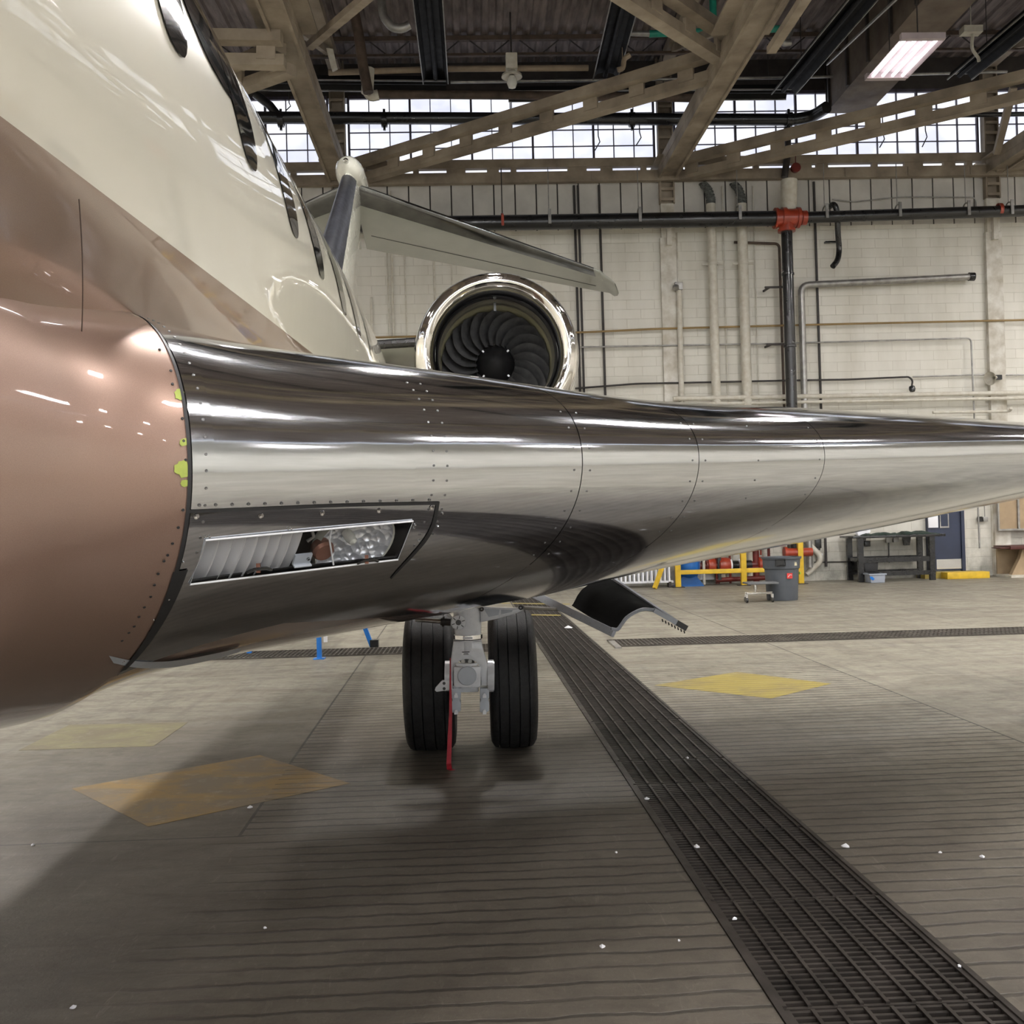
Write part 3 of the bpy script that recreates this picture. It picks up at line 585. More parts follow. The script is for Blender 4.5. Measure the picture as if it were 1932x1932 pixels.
# cross drain
for nm,a,b in (('right',1.50,13.0),('left',-15.0,gx(11.6,GL)-.05)):
    mb=MB(); y0,y1=11.3,11.95
    if nm=='left': y0,y1=11.25,11.9
    x=a
    rr_=[]
    while x<b: mb.bb((x,y0+.04,.004),(x+.016,y1-.04,.012)); x+=.05
    for f in np.linspace(0,1,7): yy=y0+.03+(y1-y0-.06)*f; mb.bb((a,yy-.008,.004),(b,yy+.008,.014))
    mb.bb((a,y0,.001),(b,y1,.004))
    tag(mb.build('cross_grate',GRATE2),'dark cross drain strip over the floor to the %s of the long grate'%nm,'drain grate')
tag(MB().box(atZ(1160,1216,.01),(.07,.6,.02)).build('drain_end_bar',GALV),'pale metal bar closing the left end of the cross drain','bar')
# painted marks
def patch(name,pts,mat,label,z=.0016):
    P=[atZ(a,b,0) for a,b in pts]; mb=MB(); mb.prism([(p.x,p.y,.0004) for p in P],(0,0,z-.0004)); return tag(mb.build(name,mat),label,'floor marking')
patch('painted_diamond',[(1235,1293),(1390,1268),(1568,1290),(1455,1318)],YP2,'bright yellow painted diamond on the floor right of the drain')
patch('painted_diamond',[(135,1488),(490,1425),(660,1478),(280,1560)],YP1,'worn ochre painted diamond on the floor left of the tyres')
patch('painted_block',[(35,1416),(130,1368),(355,1363),(290,1408)],YP3,'faded yellow painted oblong under the wing root')
patch('painted_block',[(1885,1187),(2010,1180),(2010,1187),(1915,1192)],YP2,'yellow painted mark at the end of the cross drain')
patch('painted_line',[(940,1137),(1075,1139),(1075,1141),(940,1139)],YP2,'far thin yellow floor line behind the tyres')
patch('painted_line',[(940,1158),(1058,1160),(1058,1162),(940,1160)],YP2,'nearer thin yellow floor line behind the tyres')
# litter
for i,(px,py,r_,lab) in enumerate(((1072,1184,.06,'white tag lying on the drain beside the gear door'),(1297,1429,.012,'tiny white scrap near a grate joint'),(1220,1506,.014,'small cream scrap on the grate left of centre'),(1314,1596,.018,'crumpled white paper scrap on the grate'),(1163,1607,.006,'white speck on the grooved floor by the drain'),(1386,1732,.010,'cream scrap on the near grate'),(1136,1784,.011,'white oval scrap left of the grate'),(1281,1773,.006,'little white chip left of the near grate'),(1596,1595,.02,'pale crooked scrap right of the drain'),(1774,1607,.008,'white chip on the right floor'),(1853,1615,.012,'flat pale blotch of paper on the right floor'),(1810,1821,.007,'white chip at the right drain edge'),(472,1522,.016,'pale crumb on the joint beside the ochre diamond'),(138,1899,.011,'white crumb at the lower left'),(62,1593,.01,'light crumb on the left floor joint'),(500,1749,.006,'tiny light crumb in the lower left middle'))):
    c=atZ(px,py,.006); rr=random.Random(i); mb=MB(); k=7
    V=[c+Vector((r_*math.cos(2*PI*j/k)*rr.uniform(.6,1.1),r_*1.1*math.sin(2*PI*j/k)*rr.uniform(.6,1.1),0)) for j in range(k)]
    mb.prism([v+ZZ*(-.0055+rr.uniform(0,.002)) for v in V],(0,0,.004)); mb.add([v+ZZ*-.0015 for v in V]+[c+ZZ*r_*.5],[(j,(j+1)%k,k) for j in range(k)])
    tag(mb.build('litter_scrap',WHITEP),lab,'litter','scraps of litter on the floor')
exec_after=[]
# ============================================================ the aircraft
AX=-1.80; AZ=2.35; AR=1.20
PL=thing('business_jet','cream and bronze business jet with polished metal wing edge, parked in the hangar','aircraft',(AX,2,0))
# --- fuselage
def fus(y):
    T=[(-8,.05,2.0),(-7.2,.55,2.08),(-5.5,.95,2.2),(-3.5,1.16,2.3),(-1.5,1.2,2.35),(6.6,1.2,2.35),(8.0,1.175,2.37),(9.2,1.10,2.42),(10.4,.98,2.52),(12,.74,2.70),(14,.42,2.95),(15.8,.12,3.2)]
    a=[t[0] for t in T]; return float(np.interp(y,a,[t[1] for t in T])),float(np.interp(y,a,[t[2] for t in T]))
Ys=list(np.arange(-8,15.81,.4)); rows=[]
def smooth(f,y): return sum(f(y+d)[0] for d in (-.5,-.25,0,.25,.5))/5,sum(f(y+d)[1] for d in (-.5,-.25,0,.25,.5))/5
for y in Ys:
    r,z=smooth(fus,y); r=max(r,.03); rows.append([(AX+r*math.cos(a)*(1-.13*min(1,max(0,(-math.sin(a)-.22)/.3))**1.5),y,z+r*math.sin(a)) for a in np.linspace(0,2*PI,145)[:-1]])
mb=MB(); mb.grid(rows,closed=True); FU=mb.build('fuselage',FUSE,PL,ang=60)
def fs(y,z,off=0.):
    r,zc=smooth(fus,y); r+=off; c=(z-zc)/r; c=max(-1,min(1,c)); return Vector((AX+r*math.sqrt(1-c*c),y,z)), math.asin(c)
def fpol(y,a,off):
    r,zc=smooth(fus,y); return Vector((AX+(r+off)*math.cos(a),y,zc+(r+off)*math.sin(a)))
# --- cabin windows plus one dark ceiling reflection band: panes wrapped on the skin with a thin frame
def fuselage_pane(y,w=.36,a0=.155,a1=.70,off=.004):
    mb=MB(); rows=[]; am=(a0+a1)/2; ah=(a1-a0)/2; n=40
    ring=[]
    for k in range(n):
        t=2*PI*k/n; cx=abs(math.cos(t))**.75*(1 if math.cos(t)>=0 else -1); sx=abs(math.sin(t))**.85*(1 if math.sin(t)>=0 else -1)
        ring.append((cx*w/2,sx*ah))
    for f in (1,.8,.6,.4,.2,.02): rows.append([fpol(y+a*f,am+b*f,off) for a,b in ring])
    mb.grid(rows,closed=True); o=mb.build('cabin_window_or_reflection',WINDOW,FU,ang=60)
    MB().tube([fpol(y+a*1.03,am+b*1.02,.001) for a,b in ring],.006,6,closed=True).build('window_frame_ring',CREAM,FU) if False else None
    return o
wy=[atX(345,116,-.65).y]
for i,y in enumerate((2.12,2.82,3.49,4.09,4.80,5.40,6.05)): fuselage_pane(y,.29,.085,.62)
fuselage_pane(2.57,.64,.195,.62,.0035)['label']='dark ceiling reflection laid on as a patch between the first two cabin windows'  # not a window: the dark ceiling's reflection, put on the skin as a patch
# --- bronze panel gap lines low on the fuselage
def skin_line(pts,name='panel_seam'):
    MB().tube(pts,.0012,5).build(name,RUST,FU)
skin_line([fpol(1.70+(.165)*(-a-.29)/.146,a,.0) for a in np.linspace(-.29,-.46,12)])
# --- tail fin
def foil(t):  # half thickness
    return 5*t
def airfoil_pts(n=15,th=.12):
    xs=[(1-math.cos(PI*k/n))/2 for k in range(n+1)]
    yt=[5*th*(.2969*math.sqrt(x)-.126*x-.3516*x*x+.2843*x**3-.1036*x**4) for x in xs]
    return xs,yt
xs_,yt_=airfoil_pts(16,.12)
FT=atX(656,322,AX); FB=atX(612,478,AX)
fdir=(FT-FB)/(FT.z-FB.z)
def fin_le(z): return FB+fdir*(z-FB.z)
rows=[];boot=[]
for z in list(np.linspace(2.9,FT.z+.02,12)):
    le=fin_le(z); ch=1.9+(FT.z-z)*.62; r=[]
    th=1.0 if z<FT.z-.4 else 1.
    for x,t in list(zip(xs_,yt_))[::-1]: r.append((AX+t*ch*th,le.y+x*ch,z))
    for x,t in list(zip(xs_,yt_))[1:]: r.append((AX-t*ch*th,le.y+x*ch,z))
    rows.append(r)
mb=MB(); mb.grid(rows); FIN=mb.build('tail_fin',CREAM,PL,ang=50)
rows=[]
for z in list(np.linspace(3.5,FT.z-.12,12)):
    le=fin_le(z); ch=1.9+(FT.z-z)*.62; r=[]
    P_=[(x,t) for x,t in zip(xs_,yt_)][:5]
    for x,t in P_[::-1]: r.append((AX+(t*ch+.012),le.y+x*ch-.012,z))
    for x,t in P_[1:]: r.append((AX-(t*ch+.012),le.y+x*ch-.012,z))
    rows.append(r)
mb=MB(); mb.grid(rows); mb.build('deicing_boot',BOOT,FIN,ang=50)['label']='dark rubber leading edge boot'
# bullet fairing
bt=FT+Vector((0,.25,.06)); mb=MB(); prof=[(0,-.42),(.12,-.36),(.2,-.2),(.235,0),(.24,.6),(.2,1.4),(.12,2.1),(0,2.6)]
prof=[(r*.92,h) for r,h in prof]; mb.lathe(bt,(0,1,0),prof,28); mb.build('bullet_fairing',CREAM,PL,ang=60)
MB().lathe(bt+Vector((0,-.45,.02)),(0,-1,0),[(.0,.06),(.035,.02),(.04,-.04)],14).build('nose_light',CHR,PL)
# --- horizontal stabiliser
SLr=atY(668,347,FT.y+.35); STr=atY(692,470,FT.y+2.05); yt1=FT.y+2.6
SLt=atY(1132,511,yt1); STt=atY(1150,553,yt1+.9); 
def stab(mirror,f0=0):
    Xm=lambda p: Vector((2*AX-p.x,p.y,p.z)) if mirror else p
    rows=[];le_=[]
    root=Vector((AX,SLr.y-.15,SLr.z+.04)); rt=Vector((AX,STr.y,STr.z+.06))
    for k in range(11):
        f=k/10; a=SLr.lerp(SLt,f) ; b=STr.lerp(STt,f); ch=(b-a); c=ch.length; d=ch.normalized(); up=Vector((0,0,1)); up=(up-d*up.dot(d)).normalized(); r=[]
        for x,t in list(zip(xs_,yt_))[::-1]: r.append(Xm(a+d*x*c+up*t*c*.85))
        for x,t in list(zip(xs_,yt_))[1:]: r.append(Xm(a+d*x*c-up*t*c*.85))
        rows.append(r)
    mb=MB(); mb.grid(rows); n=len(rows[0]); mb.f.append(tuple(range(n))); mb.m.append(0)
    # rounded tip
    tip=[]; 
    for e,sc in ((.12,.92),(.2,.75),(.25,.45)):
        a=SLt;b=STt;c=(a+b)/2; tip.append([Xm(c+((Xm(Vector(p)) if mirror else Vector(p))-c)*sc+Vector((e,0.10+e*.6,-.02-e*.15))) for p in rows[-1]])
    mb.grid([rows[-1]]+tip)
    S=mb.build('horizontal_stabiliser',M('stabiliser_paint',(.36,.37,.33),.35,coat=.5,var=.05),PL,ang=50)
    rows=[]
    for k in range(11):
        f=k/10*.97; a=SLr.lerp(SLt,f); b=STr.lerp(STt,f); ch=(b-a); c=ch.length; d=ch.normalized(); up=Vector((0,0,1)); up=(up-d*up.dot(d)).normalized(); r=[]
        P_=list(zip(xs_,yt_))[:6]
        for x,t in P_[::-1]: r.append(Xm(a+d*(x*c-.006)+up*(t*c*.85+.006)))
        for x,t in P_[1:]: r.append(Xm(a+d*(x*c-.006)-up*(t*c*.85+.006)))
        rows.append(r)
    MB().grid(rows).build('leading_edge_strip',LEM,S,ang=50)['label']='polished metal leading edge'  # the dark roof's reflection is put into this metal's colour
    # elevator hinge line and gap
    pts=[]
    for f in np.linspace(.03,.95,12):
        a=SLr.lerp(SLt,f); b=STr.lerp(STt,f); ch=(b-a); c=ch.length; d=ch.normalized(); up=(ZZ-d*d.z).normalized(); pts.append(Xm(a+d*c*.70-up*(c*.85*.0275*1.33+.004)))
    MB().tube(pts,.004,6).build('elevator_gap',SEAL,S)
stab(False); stab(True)
# --- engine
EY=8.6; E0=atY(938,664,EY)
def ering(prof,n=64): return MB().lathe(E0,(0,1,0),prof,n)
lip=[(.515,.32),(.512,.20),(.53,.10),(.565,.02),(.61,-.02),(.655,-.005),(.69,.05),(.715,.14),(.728,.26)]
ENG=ering([(.728,.26),(.745,.45),(.76,.9),(.76,1.6),(.72,2.2),(.62,3.0),(.52,3.7),(.44,4.1)]).build('engine_cowl',CREAM,PL,ang=50)
lp=bez([Vector((a,b,0)) for a,b in lip],5); ering([(v.x,v.y) for v in lp]).build('inlet_lip',CHROME2,ENG,ang=50)['label']='mirror polished inlet lip'
ering([(.515,.32),(.497,.38),(.505,.42),(.51,.5)]).build('inlet_liner',LINER,ENG,ang=50)
ering([(.51,.5),(.513,.52),(.513,.62),(.50,.72),(.50,1.1)]).build('fan_casing_ring',KHAKI,ENG,ang=50)
FY=.66
for k in range(22):
    mb=MB(); rows=[]
    for j in range(12):
        f=j/11; r=.175+(.497-.175)*f
        th=2*PI*k/22 + .55*f*f-.05*f; stg=math.radians(28+34*f); cw=.10+.06*f-.02*f*f
        row=[]
        for u in np.linspace(-1,1,7):
            dth=u*cw*math.sin(stg)/r; dy=u*cw*math.cos(stg)+.012*(1-u*u); a=th+dth
            row.append(E0+Vector((r*math.sin(a),FY+.06+dy,r*math.cos(a))))
        rows.append(row)
    mb.grid(rows); mb.build('fan_blade',BLADE,ENG,ang=60)
ering([(0,FY-.20),(.03,FY-.19),(.08,FY-.15),(.13,FY-.08),(.165,FY+.0),(.185,FY+.12)],40).build('fan_spinner',TROUGH,ENG,ang=50)
for k in range(4):
    a=PI/4+k*PI/2; c=E0+Vector((.158*math.sin(a),FY-.025,.158*math.cos(a))); MB().box(c,(.026,.012,.016),Matrix.Rotation(-a,3,'Y')).build('balance_bolt',WHITEP,ENG)
MB().lathe(E0,(0,1,0),[(.18,FY+.1),(.19,FY+.03),(.195,FY+.1)],40).build('spinner_edge_ring',GALV,ENG)
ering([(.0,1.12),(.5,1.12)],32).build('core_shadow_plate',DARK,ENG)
MB().box(E0+Vector((0,.38,.47)),(.02,.05,.09)).build('inlet_probe',BLACK,ENG)
# pylon
pa=atY(713,650,EY+.9); pb=atY(800,645,EY+.9)
mb=MB(); rows=[]
for x in np.linspace(AX+.85,E0.x-.6,6):
    z=pa.z-.03; sw=(x-AX-.85)*-.1
    r=[(x,EY+.75+sw+a*2.6,z+b) for a,b in ((0,0),(.02,.05),(.1,.1),(.5,.13),(1,.02),(1,-.02),(.5,-.13),(.1,-.1),(.02,-.05))]
    rows.append(r)
mb.grid(rows,closed=True); PY=mb.build('engine_pylon',CREAMD,PL,ang=50)
MB().tube([(AX+.9,EY+.745,pa.z-.03),(E0.x-.62,EY+.63,pa.z-.03)],.045,10).build('pylon_edge',BLACK,PY)

# --- wing: sections perpendicular to the leading edge, z = k*sqrt(s)-b*s either side of the nose
WXL,WYL=-.55,1.95
QK=[-.6,-.3,0,.823,1.184,1.674,2.794,4.5,7.5]
ZL=[1.58,1.58,1.572,1.604,1.618,1.635,1.687,1.747,1.86]
KU=[1.50,1.22,.868,.654,.551,.518,.45,.343,.25]; BU=[.62,.60,.551,.387,.361,.295,.28,.28,.28]
KL=[1.5,1.0,.712,.662,.629,.523,.485,.334,.25]; BL=[.2,.17,.16,.169,.146,.10,.12,.145,.16]
def sm(tab):
    g=np.linspace(-.6,7.5,163); v=np.interp(g,QK,tab); k=np.exp(-.5*(np.arange(-8,9)*.05/.17)**2); k/=k.sum()
    vp=np.pad(v,8,mode='edge'); return g,np.convolve(vp,k,'valid')
TAB={n:sm(t) for n,t in dict(z=ZL,ku=KU,bu=BU,kl=KL,bl=BL).items()}
def tv(n,q): return float(np.interp(q,*TAB[n]))
# inboard of q=0 the edge sweeps forward into a root fairing
FAIR=[]; px_,py_=WXL,WYL; ph=math.atan2(.6,.8)
for i in range(41):
    FAIR.append((px_,py_,ph)); st=.02*1.0; px_-=math.cos(ph)*.02; py_-=math.sin(ph)*.02
    ph=math.atan2(.6,.8)+math.radians(34)*min(1,(i*.02)/.22)**.8
def LE(q):
    if q>=0: return WXL+q,WYL+.75*q,(-.6,.8)
    a=min(39.99,-q*1.25/.02); i=int(a); f=a-i; A=FAIR[i];B=FAIR[i+1]; ph=A[2]*(1-f)+B[2]*f
    return A[0]*(1-f)+B[0]*f,A[1]*(1-f)+B[1]*f,(-math.sin(ph),math.cos(ph))
def chord(q): return max(1.2,4.3-.42*max(q,0))
def prof(k,b,s,up,c):
    ss=(k/(2*b))**2; m=k*k/(4*b); z=k*math.sqrt(s)-b*s if s<ss else m-.06*(s-ss)**2
    if not up: z=min(z,.0+z) 
    if s>1.3: f=(s-1.3)/(c-1.3); z*= (1-f**1.6)
    return z
def WS(q,t,off=0.):
    """t = signed sqrt distance from the nose; + upper, - lower"""
    x,y,d=LE(q); s=t*t; c=chord(q)
    def pt(t):
        s=t*t; z=tv('z',q)+(prof(tv('ku',q),tv('bu',q),s,1,c) if t>=0 else -prof(tv('kl',q),tv('bl',q),s,0,c))
        return Vector((x+d[0]*s,y+d[1]*s,z))
    p=pt(t)
    if off:
        e=.01; v=pt(t+e)-pt(t-e); nn=Vector((d[0],d[1],0)).cross(ZZ); n_=nn.cross(v).normalized(); 
        if n_.dot(Vector((d[0],d[1],0))*(-1)+ZZ*(1 if t>0 else -1)*.3)<0: n_=-n_
        p=p+n_*off
    return p
TU,TL=.86,.70      # chrome extents (sqrt of distance): upper, lower
def wing_grid(q0,q1,ts,off=0.,nq=None):
    nq=nq or max(2,int((q1-q0)/.04)+1)
    return [[WS(q,t,off) for t in ts] for q in np.linspace(q0,q1,nq)]
ts_le=list(np.linspace(TU,-TL,90))
def tl(q): return -float(np.interp(q,[0,.3,.8,1.6,3,7],LOWT))
LOWT=[.70,.62,.80,.95,.95,.8]
full=MB(); full.grid(wing_grid(-.6,5,list(np.linspace(1.3,-1.5,150)),nq=180)); BV=BVHTree.FromPolygons([Vector(v) for v in full.v],full.f)
def hit(px,py,off=.002):
    r=ray(px,py).normalized(); loc,nr,i,d=BV.ray_cast(CAM,r)
    if loc is None: return None,None
    if nr.dot(r)>0: nr=-nr
    return loc+nr*off,nr
# aft skin (cream above, bronze below) sits a few mm inside the polished edge
mb=MB(); q_=list(np.linspace(0.0,7.4,75))
up=[[WS(q,t,-.006) for t in list(np.linspace(math.sqrt(chord(q)),.70,26))] for q in q_]; lo=[[WS(q,t,-.006) for t in list(np.linspace(-.5,-math.sqrt(chord(q)),30))] for q in q_]
mb.grid(up,0); mb.grid(lo,1); mb.grid([[WS(q,t,-.012) for t in np.linspace(.70,-.5,30)] for q in q_],2)
cap_=[tuple(WS(7.4,t)) for t in np.linspace(math.sqrt(chord(7.4)),-math.sqrt(chord(7.4)),40)]; mb.add(cap_,[tuple(range(40))],0)
WNG=mb.build('wing',[CREAM,BRONZE,DARK],PL,ang=60)
SE=[0.005,.823,1.184,1.674,7.4]
def cut_quad(o_verts,o_faces,planes): pass
# landing light opening corners
LB=[(357,1101),(387,1018),(778,982),(750,1054)]
QP=[hit(*p)[0] for p in LB]; QN=sum((hit(*p)[1] for p in LB),Vector()).normalized()
for i in range(4):
    a,b=SE[i],SE[i+1]; mb=MB(); qs=list(np.linspace(a+.0012,b-.0012,max(3,int((b-a)/.035))))
    mb.grid([[WS(q,TU+(tl(q)-TU)*j/89,0) for j in range(90)] for q in qs])
    o=mb.build('leading_edge_panel',CHROME,WNG,ang=60)
    o['label']=['innermost polished panel with landing light opening','second polished panel','third polished panel','long outer polished panel'][i]
    if i==0:
        bm=bmesh.new(); bm.from_mesh(o.data); off=wloc(WNG)
        cen=sum(QP,Vector())/4; pls=[]
        for k in range(4):
            A,B=QP[k],QP[(k+1)%4]; pn=(B-A).cross(QN).normalized()
            if pn.dot(cen-A)<0: pn=-pn
            pls.append((A,pn))
        iw=o.matrix_basis.translation+off
        for A,pn in pls:
            near=[f for f in bm.faces if (f.calc_center_median()+iw-cen).length<.6]
            es=set();vs=set()
            for f in near: es|=set(f.edges);vs|=set(f.verts)
            bmesh.ops.bisect_plane(bm,geom=list(vs)+list(es)+near,plane_co=A-iw,plane_no=pn)
        kill=[f for f in bm.faces if all((f.calc_center_median()+iw-A).dot(pn)>0 for A,pn in pls) and (f.calc_center_median()+iw-cen).length<.5]
        bmesh.ops.delete(bm,geom=kill,context='FACES'); bm.to_mesh(o.data); bm.free(); PAN=o
# the same opening in the backing skin
bm=bmesh.new(); bm.from_mesh(WNG.data); iw=wloc(PL)+WNG.matrix_basis.translation
for A,pn in pls:
    near=[f for f in bm.faces if (f.calc_center_median()+iw-cen).length<.7]
    es=set();vs=set()
    for f in near: es|=set(f.edges);vs|=set(f.verts)
    bmesh.ops.bisect_plane(bm,geom=list(vs)+list(es)+near,plane_co=A-iw,plane_no=pn)
kill=[f for f in bm.faces if all((f.calc_center_median()+iw-A).dot(pn)>0 for A,pn in pls) and (f.calc_center_median()+iw-cen).length<.5]
bmesh.ops.delete(bm,geom=kill,context='FACES'); bm.to_mesh(WNG.data); bm.free()
def QT(u,v,d): return QP[0].lerp(QP[3],u).lerp(QP[1].lerp(QP[2],u),v)-QN*d
# housing
mb=MB()
mb.grid([[QT(a,b,.004) for a,b in ((0,0),(1,0),(1,1),(0,1))],[QT(a,b,.16) for a,b in ((-.01,-2.2),(1.01,-2.2),(1.01,1.2),(-.01,1.2))]],closed=True)
mb.add([QT(a,b,.16) for a,b in ((-.01,-2.2),(1.01,-2.2),(1.01,1.2),(-.01,1.2))],[(0,1,2,3)]); mb.build('light_housing',DARK,WNG)
mb=MB(); mb.tube([QT(a,b,-.001) for a,b in ((0,0),(1,0),(1,1),(0,1))],.0022,6,closed=True); mb.build('lens_surround',WHITEP,WNG)['label']='thin white edge around the light opening'
# left lamp: fluted reflector lens
mb=MB(); rows=[]
for i in range(121):
    u=-.03+.50*i/120; d=.008+.034*(.5-.5*math.cos(i/120*2*PI*9)) ; e=(i/120-.5)*2
    rows.append([QT(u,v,d+.012*((v-.5)*1.4)**2+.012*e*e) for v in np.linspace(-.55,.985,14)])
mb.grid(rows); mb.build('landing_light',FLUTE,WNG,ang=70)['label']='fluted landing light reflector'
def lamp_bits(u,v):
    c=QT(u,v,.004); ex=(QP[3]-QP[0]).normalized(); ey=QN.cross(ex)
    MB().box(c-ey*.006,(.008,.008,.02)).build('lamp_terminal',COPPER,WNG)
    mb=MB(); mb.tube([c-ex*.028-ey*.01+QN*.006,c-ex*.014-ey*.001+QN*.008,c+ex*.014-ey*.001+QN*.008,c+ex*.028-ey*.01+QN*.006],.0035,6); mb.build('lamp_clip',BLACK,WNG)
lamp_bits(.29,.22); lamp_bits(.83,.12)
# right lamp: round bowl reflector
c=QT(.78,.28,.030); mb=MB(); R_=.062
mb.lathe(c,-QN,[((.097)*(1-(k/12)**2.)**.5*1.0+.001,.050*k/12) for k in range(13)],40); o=mb.build('landing_light',REFL,WNG,ang=60); o['label']='round bowl landing light with faceted reflector'
mb=MB(); mb.lathe(c,-QN,[(.097,0),(.100,-.003),(.102,.02)],40); mb.build('lamp_rim',CREAM,WNG)
MB().lathe(c-QN*.045,QN,[(.012,0),(.013,.02),(.009,.035),(0,.04)],16).build('lamp_bulb',BULBG,WNG)
# bracket, copper canister and light shield between the lamps
q0=QT(.50,.22,.012); ex=(QP[3]-QP[0]).normalized(); ey=QN.cross(ex); RM=Matrix((ex,QN,ey)).transposed()
MB().box(q0,(.042,.006,.026),RM).box(q0-ey*.013+QN*.005,(.042,.016,.004),RM).cyl(q0+ex*.013+QN*.006,q0+ex*.013-QN*.001,.004,12,mi=1).build('lamp_bracket',[GEARGREY,BLACK],WNG,bev=.001)
MB().lathe(QT(.605,.30,.02),QN,[(.0,-.02),(.022,-.02),(.026,.0),(.022,.008),(0,.01)],20).build('lamp_canister',COPPER,WNG)
MB().tube([QT(.585,.93,.006),QT(.59,.70,.004),QT(.66,.03,.004)],.0022,6).build('light_shield_edge',WHITEP,WNG)
MB().tube([QT(.53,.8,.05),QT(.545,.6,.03),QT(.52,.5,.03)],.004,8).build('lamp_cable',GALV,WNG)
# clear lens following the skin
mb=MB(); rows=[]
for u in np.linspace(.002,.998,24):
    r=[]
    for v in np.linspace(.01,.99,9): p=QT(u,v,0); dd=p+QN*.05; l_,n2,i2,d2_=BV.ray_cast(dd,-QN); r.append((l_ if l_ else p)+QN*-.0015)
    rows.append(r)
mb.grid(rows); lens=mb.build('lamp_lens',GLASS,WNG)
# ribbons drawn on the skin
def ribbon(name,top,bot,mat,par,off=.0016,n=8,label=None):
    def dense(P):
        out=[]
        for p in bez([(a,b,0) for a,b in P],n):
            h=hit(p.x,p.y,off)[0]; out.append(h)
        return out
    A=dense(top);B=dense(bot); rows=[[a,b] for a,b in zip(A,B) if a is not None and b is not None]
    if len(rows)<2: print('RIBBON LOST',name); return
    o=MB().grid(rows).build(name,mat,par,ang=60)
    if label: o['label']=label
    return o
# seam between bronze fairing and polished panel: rubber strip wide at the foot
def seam_strip(t0,t1,w0,w1,q,name,mat,par,off=.0022,n=50):
    rows=[]
    for t in np.linspace(t0,t1,n):
        w_=float(np.interp(t,[min(t0,t1),max(t0,t1)],[w1,w0] if t0>t1 else [w0,w1])); rows.append([WS(q-w_*.35,t,off),WS(q+w_*.65,t,off)])
    return MB().grid(rows).build(name,mat,par,ang=60)
seam_strip(.45,-.29,.004,.007,0,'root_seam',SEAL,WNG); seam_strip(-.285,-.665,.024,.012,0.004,'root_seal',SEAL,WNG)
ribbon('access_panel_seal',[(352,962),(480,957),(650,950),(829,946)],[(352,968),(480,963),(650,956),(822,952)],SEAL,WNG)
ribbon('access_panel_seal',[(829,946),(822,985),(808,1015),(785,1043),(757,1072),(738,1092)],[(822,950),(815,985),(801,1013),(780,1040),(754,1069),(736,1090)],SEAL,WNG)
# underside edge of the polished skin, a soft dark lap
# light grey sealed edge under the root
# rivets and screws: rows follow the seams
def studs(name,pts,r,mat,par,h=.0012):
    mb=MB()
    for p,nn in pts:
        if p is None: continue
        mb.lathe(p-nn*.001,nn,[(r,0),(r*.9,h),(r*.35,h*.9),(0,h*.3)],10)
    return mb.build(name,mat,par)
def on(q,t):
    p=WS(q,t); 
    e=.01; a=WS(q,t+e)-WS(q,t-e); b=WS(q+e,t)-WS(q-e,t); n_=a.cross(b).normalized(); x,y,d=LE(q)
    if n_.dot(Vector((-d[0],-d[1],0))+ZZ*(1 if t>0 else -1)*.3)<0: n_=-n_
    return p+n_*.001,n_
RIV=M('dull_rivet',(.22,.22,.22),.4,metal=.8)
def seam_row(q,t0,t1,st=.035,r=.0032,name='rivet_row',mat=RIV):
    pts=[];t=t0
    while t>t1:
        pts.append(on(q,t)); e=.01; L=(WS(q,t+e)-WS(q,t-e)).length/(2*e); t-=st/L
    return studs(name,pts,r,mat,WNG)
seam_row(.028,.55,-.27,.034); 
for q in (.455,.485): seam_row(q,.32,-.30,.034,.003)
for q in (.823-.022,.823+.022): seam_row(q,.22,-.45,.055,.003)
for q in (1.184-.022,1.184+.022): seam_row(q,.2,-.4,.06,.003)
for q in (1.40,1.674-.022): seam_row(q,.2,-.25,.06,.0028)
studs('rivet_row',[hit(x,952-(x-375)*.0235+1) for x in range(376,840,31)],.0035,RIV,WNG)
studs('panel_screw',[hit(*p) for p in ((370,974),(492,973),(608,968),(715,963),(814,957))],.0062,CHR,WNG,.002)
studs('panel_screw',[hit(*p) for p in ((387,1012),(395,1012),(543,997),(549,997),(783,990),(781,996),(835,968),(826,993),(790,1020),(346,1060),(318,1130),(290,1168))],.0026,CHR,WNG,.002)
# --- root fairing
mb=MB(); mb.grid(wing_grid(-.62,-.0012,list(np.linspace(1.45,-1.5,130)),nq=60)); FR=mb.build('root_fairing',BRONZE,PL,ang=60); FR['label']='bronze wing root fairing'
def patchb(cx,cy,rx,ry,seed):
    rr=random.Random(seed); ring=[]
    for k in range(18):
        a=2*PI*k/18; f=rr.uniform(.8,1.15); h=hit(min(cx+rx*f*math.cos(a),361),cy+ry*f*math.sin(a),.0016)[0]; ring.append(h)
    c=hit(cx,cy,.0018)[0]; mb=MB(); mb.add(ring+[c],[(k,(k+1)%18,18) for k in range(18)]); mb.build('primer_touch_up',PRIMER,FR)['label']='yellow green primer dab'
for i,a in enumerate(((338,745,9,11),(348,834,10,8),(344,884,15,16),(349,912,9,7))): patchb(*a,i+3)
studs('fastener_hole',[hit(*p) for p in ((325,725),(344,790),(346,832),(350,868),(345,962),(336,995),(325,1025),(316,1047),(309,1058),(298,1082),(291,1103),(284,1125),(272,1145),(262,1163),(253,1181),(243,1193),(230,1208),(301,660),(322,700))],.003,SEAL,FR)
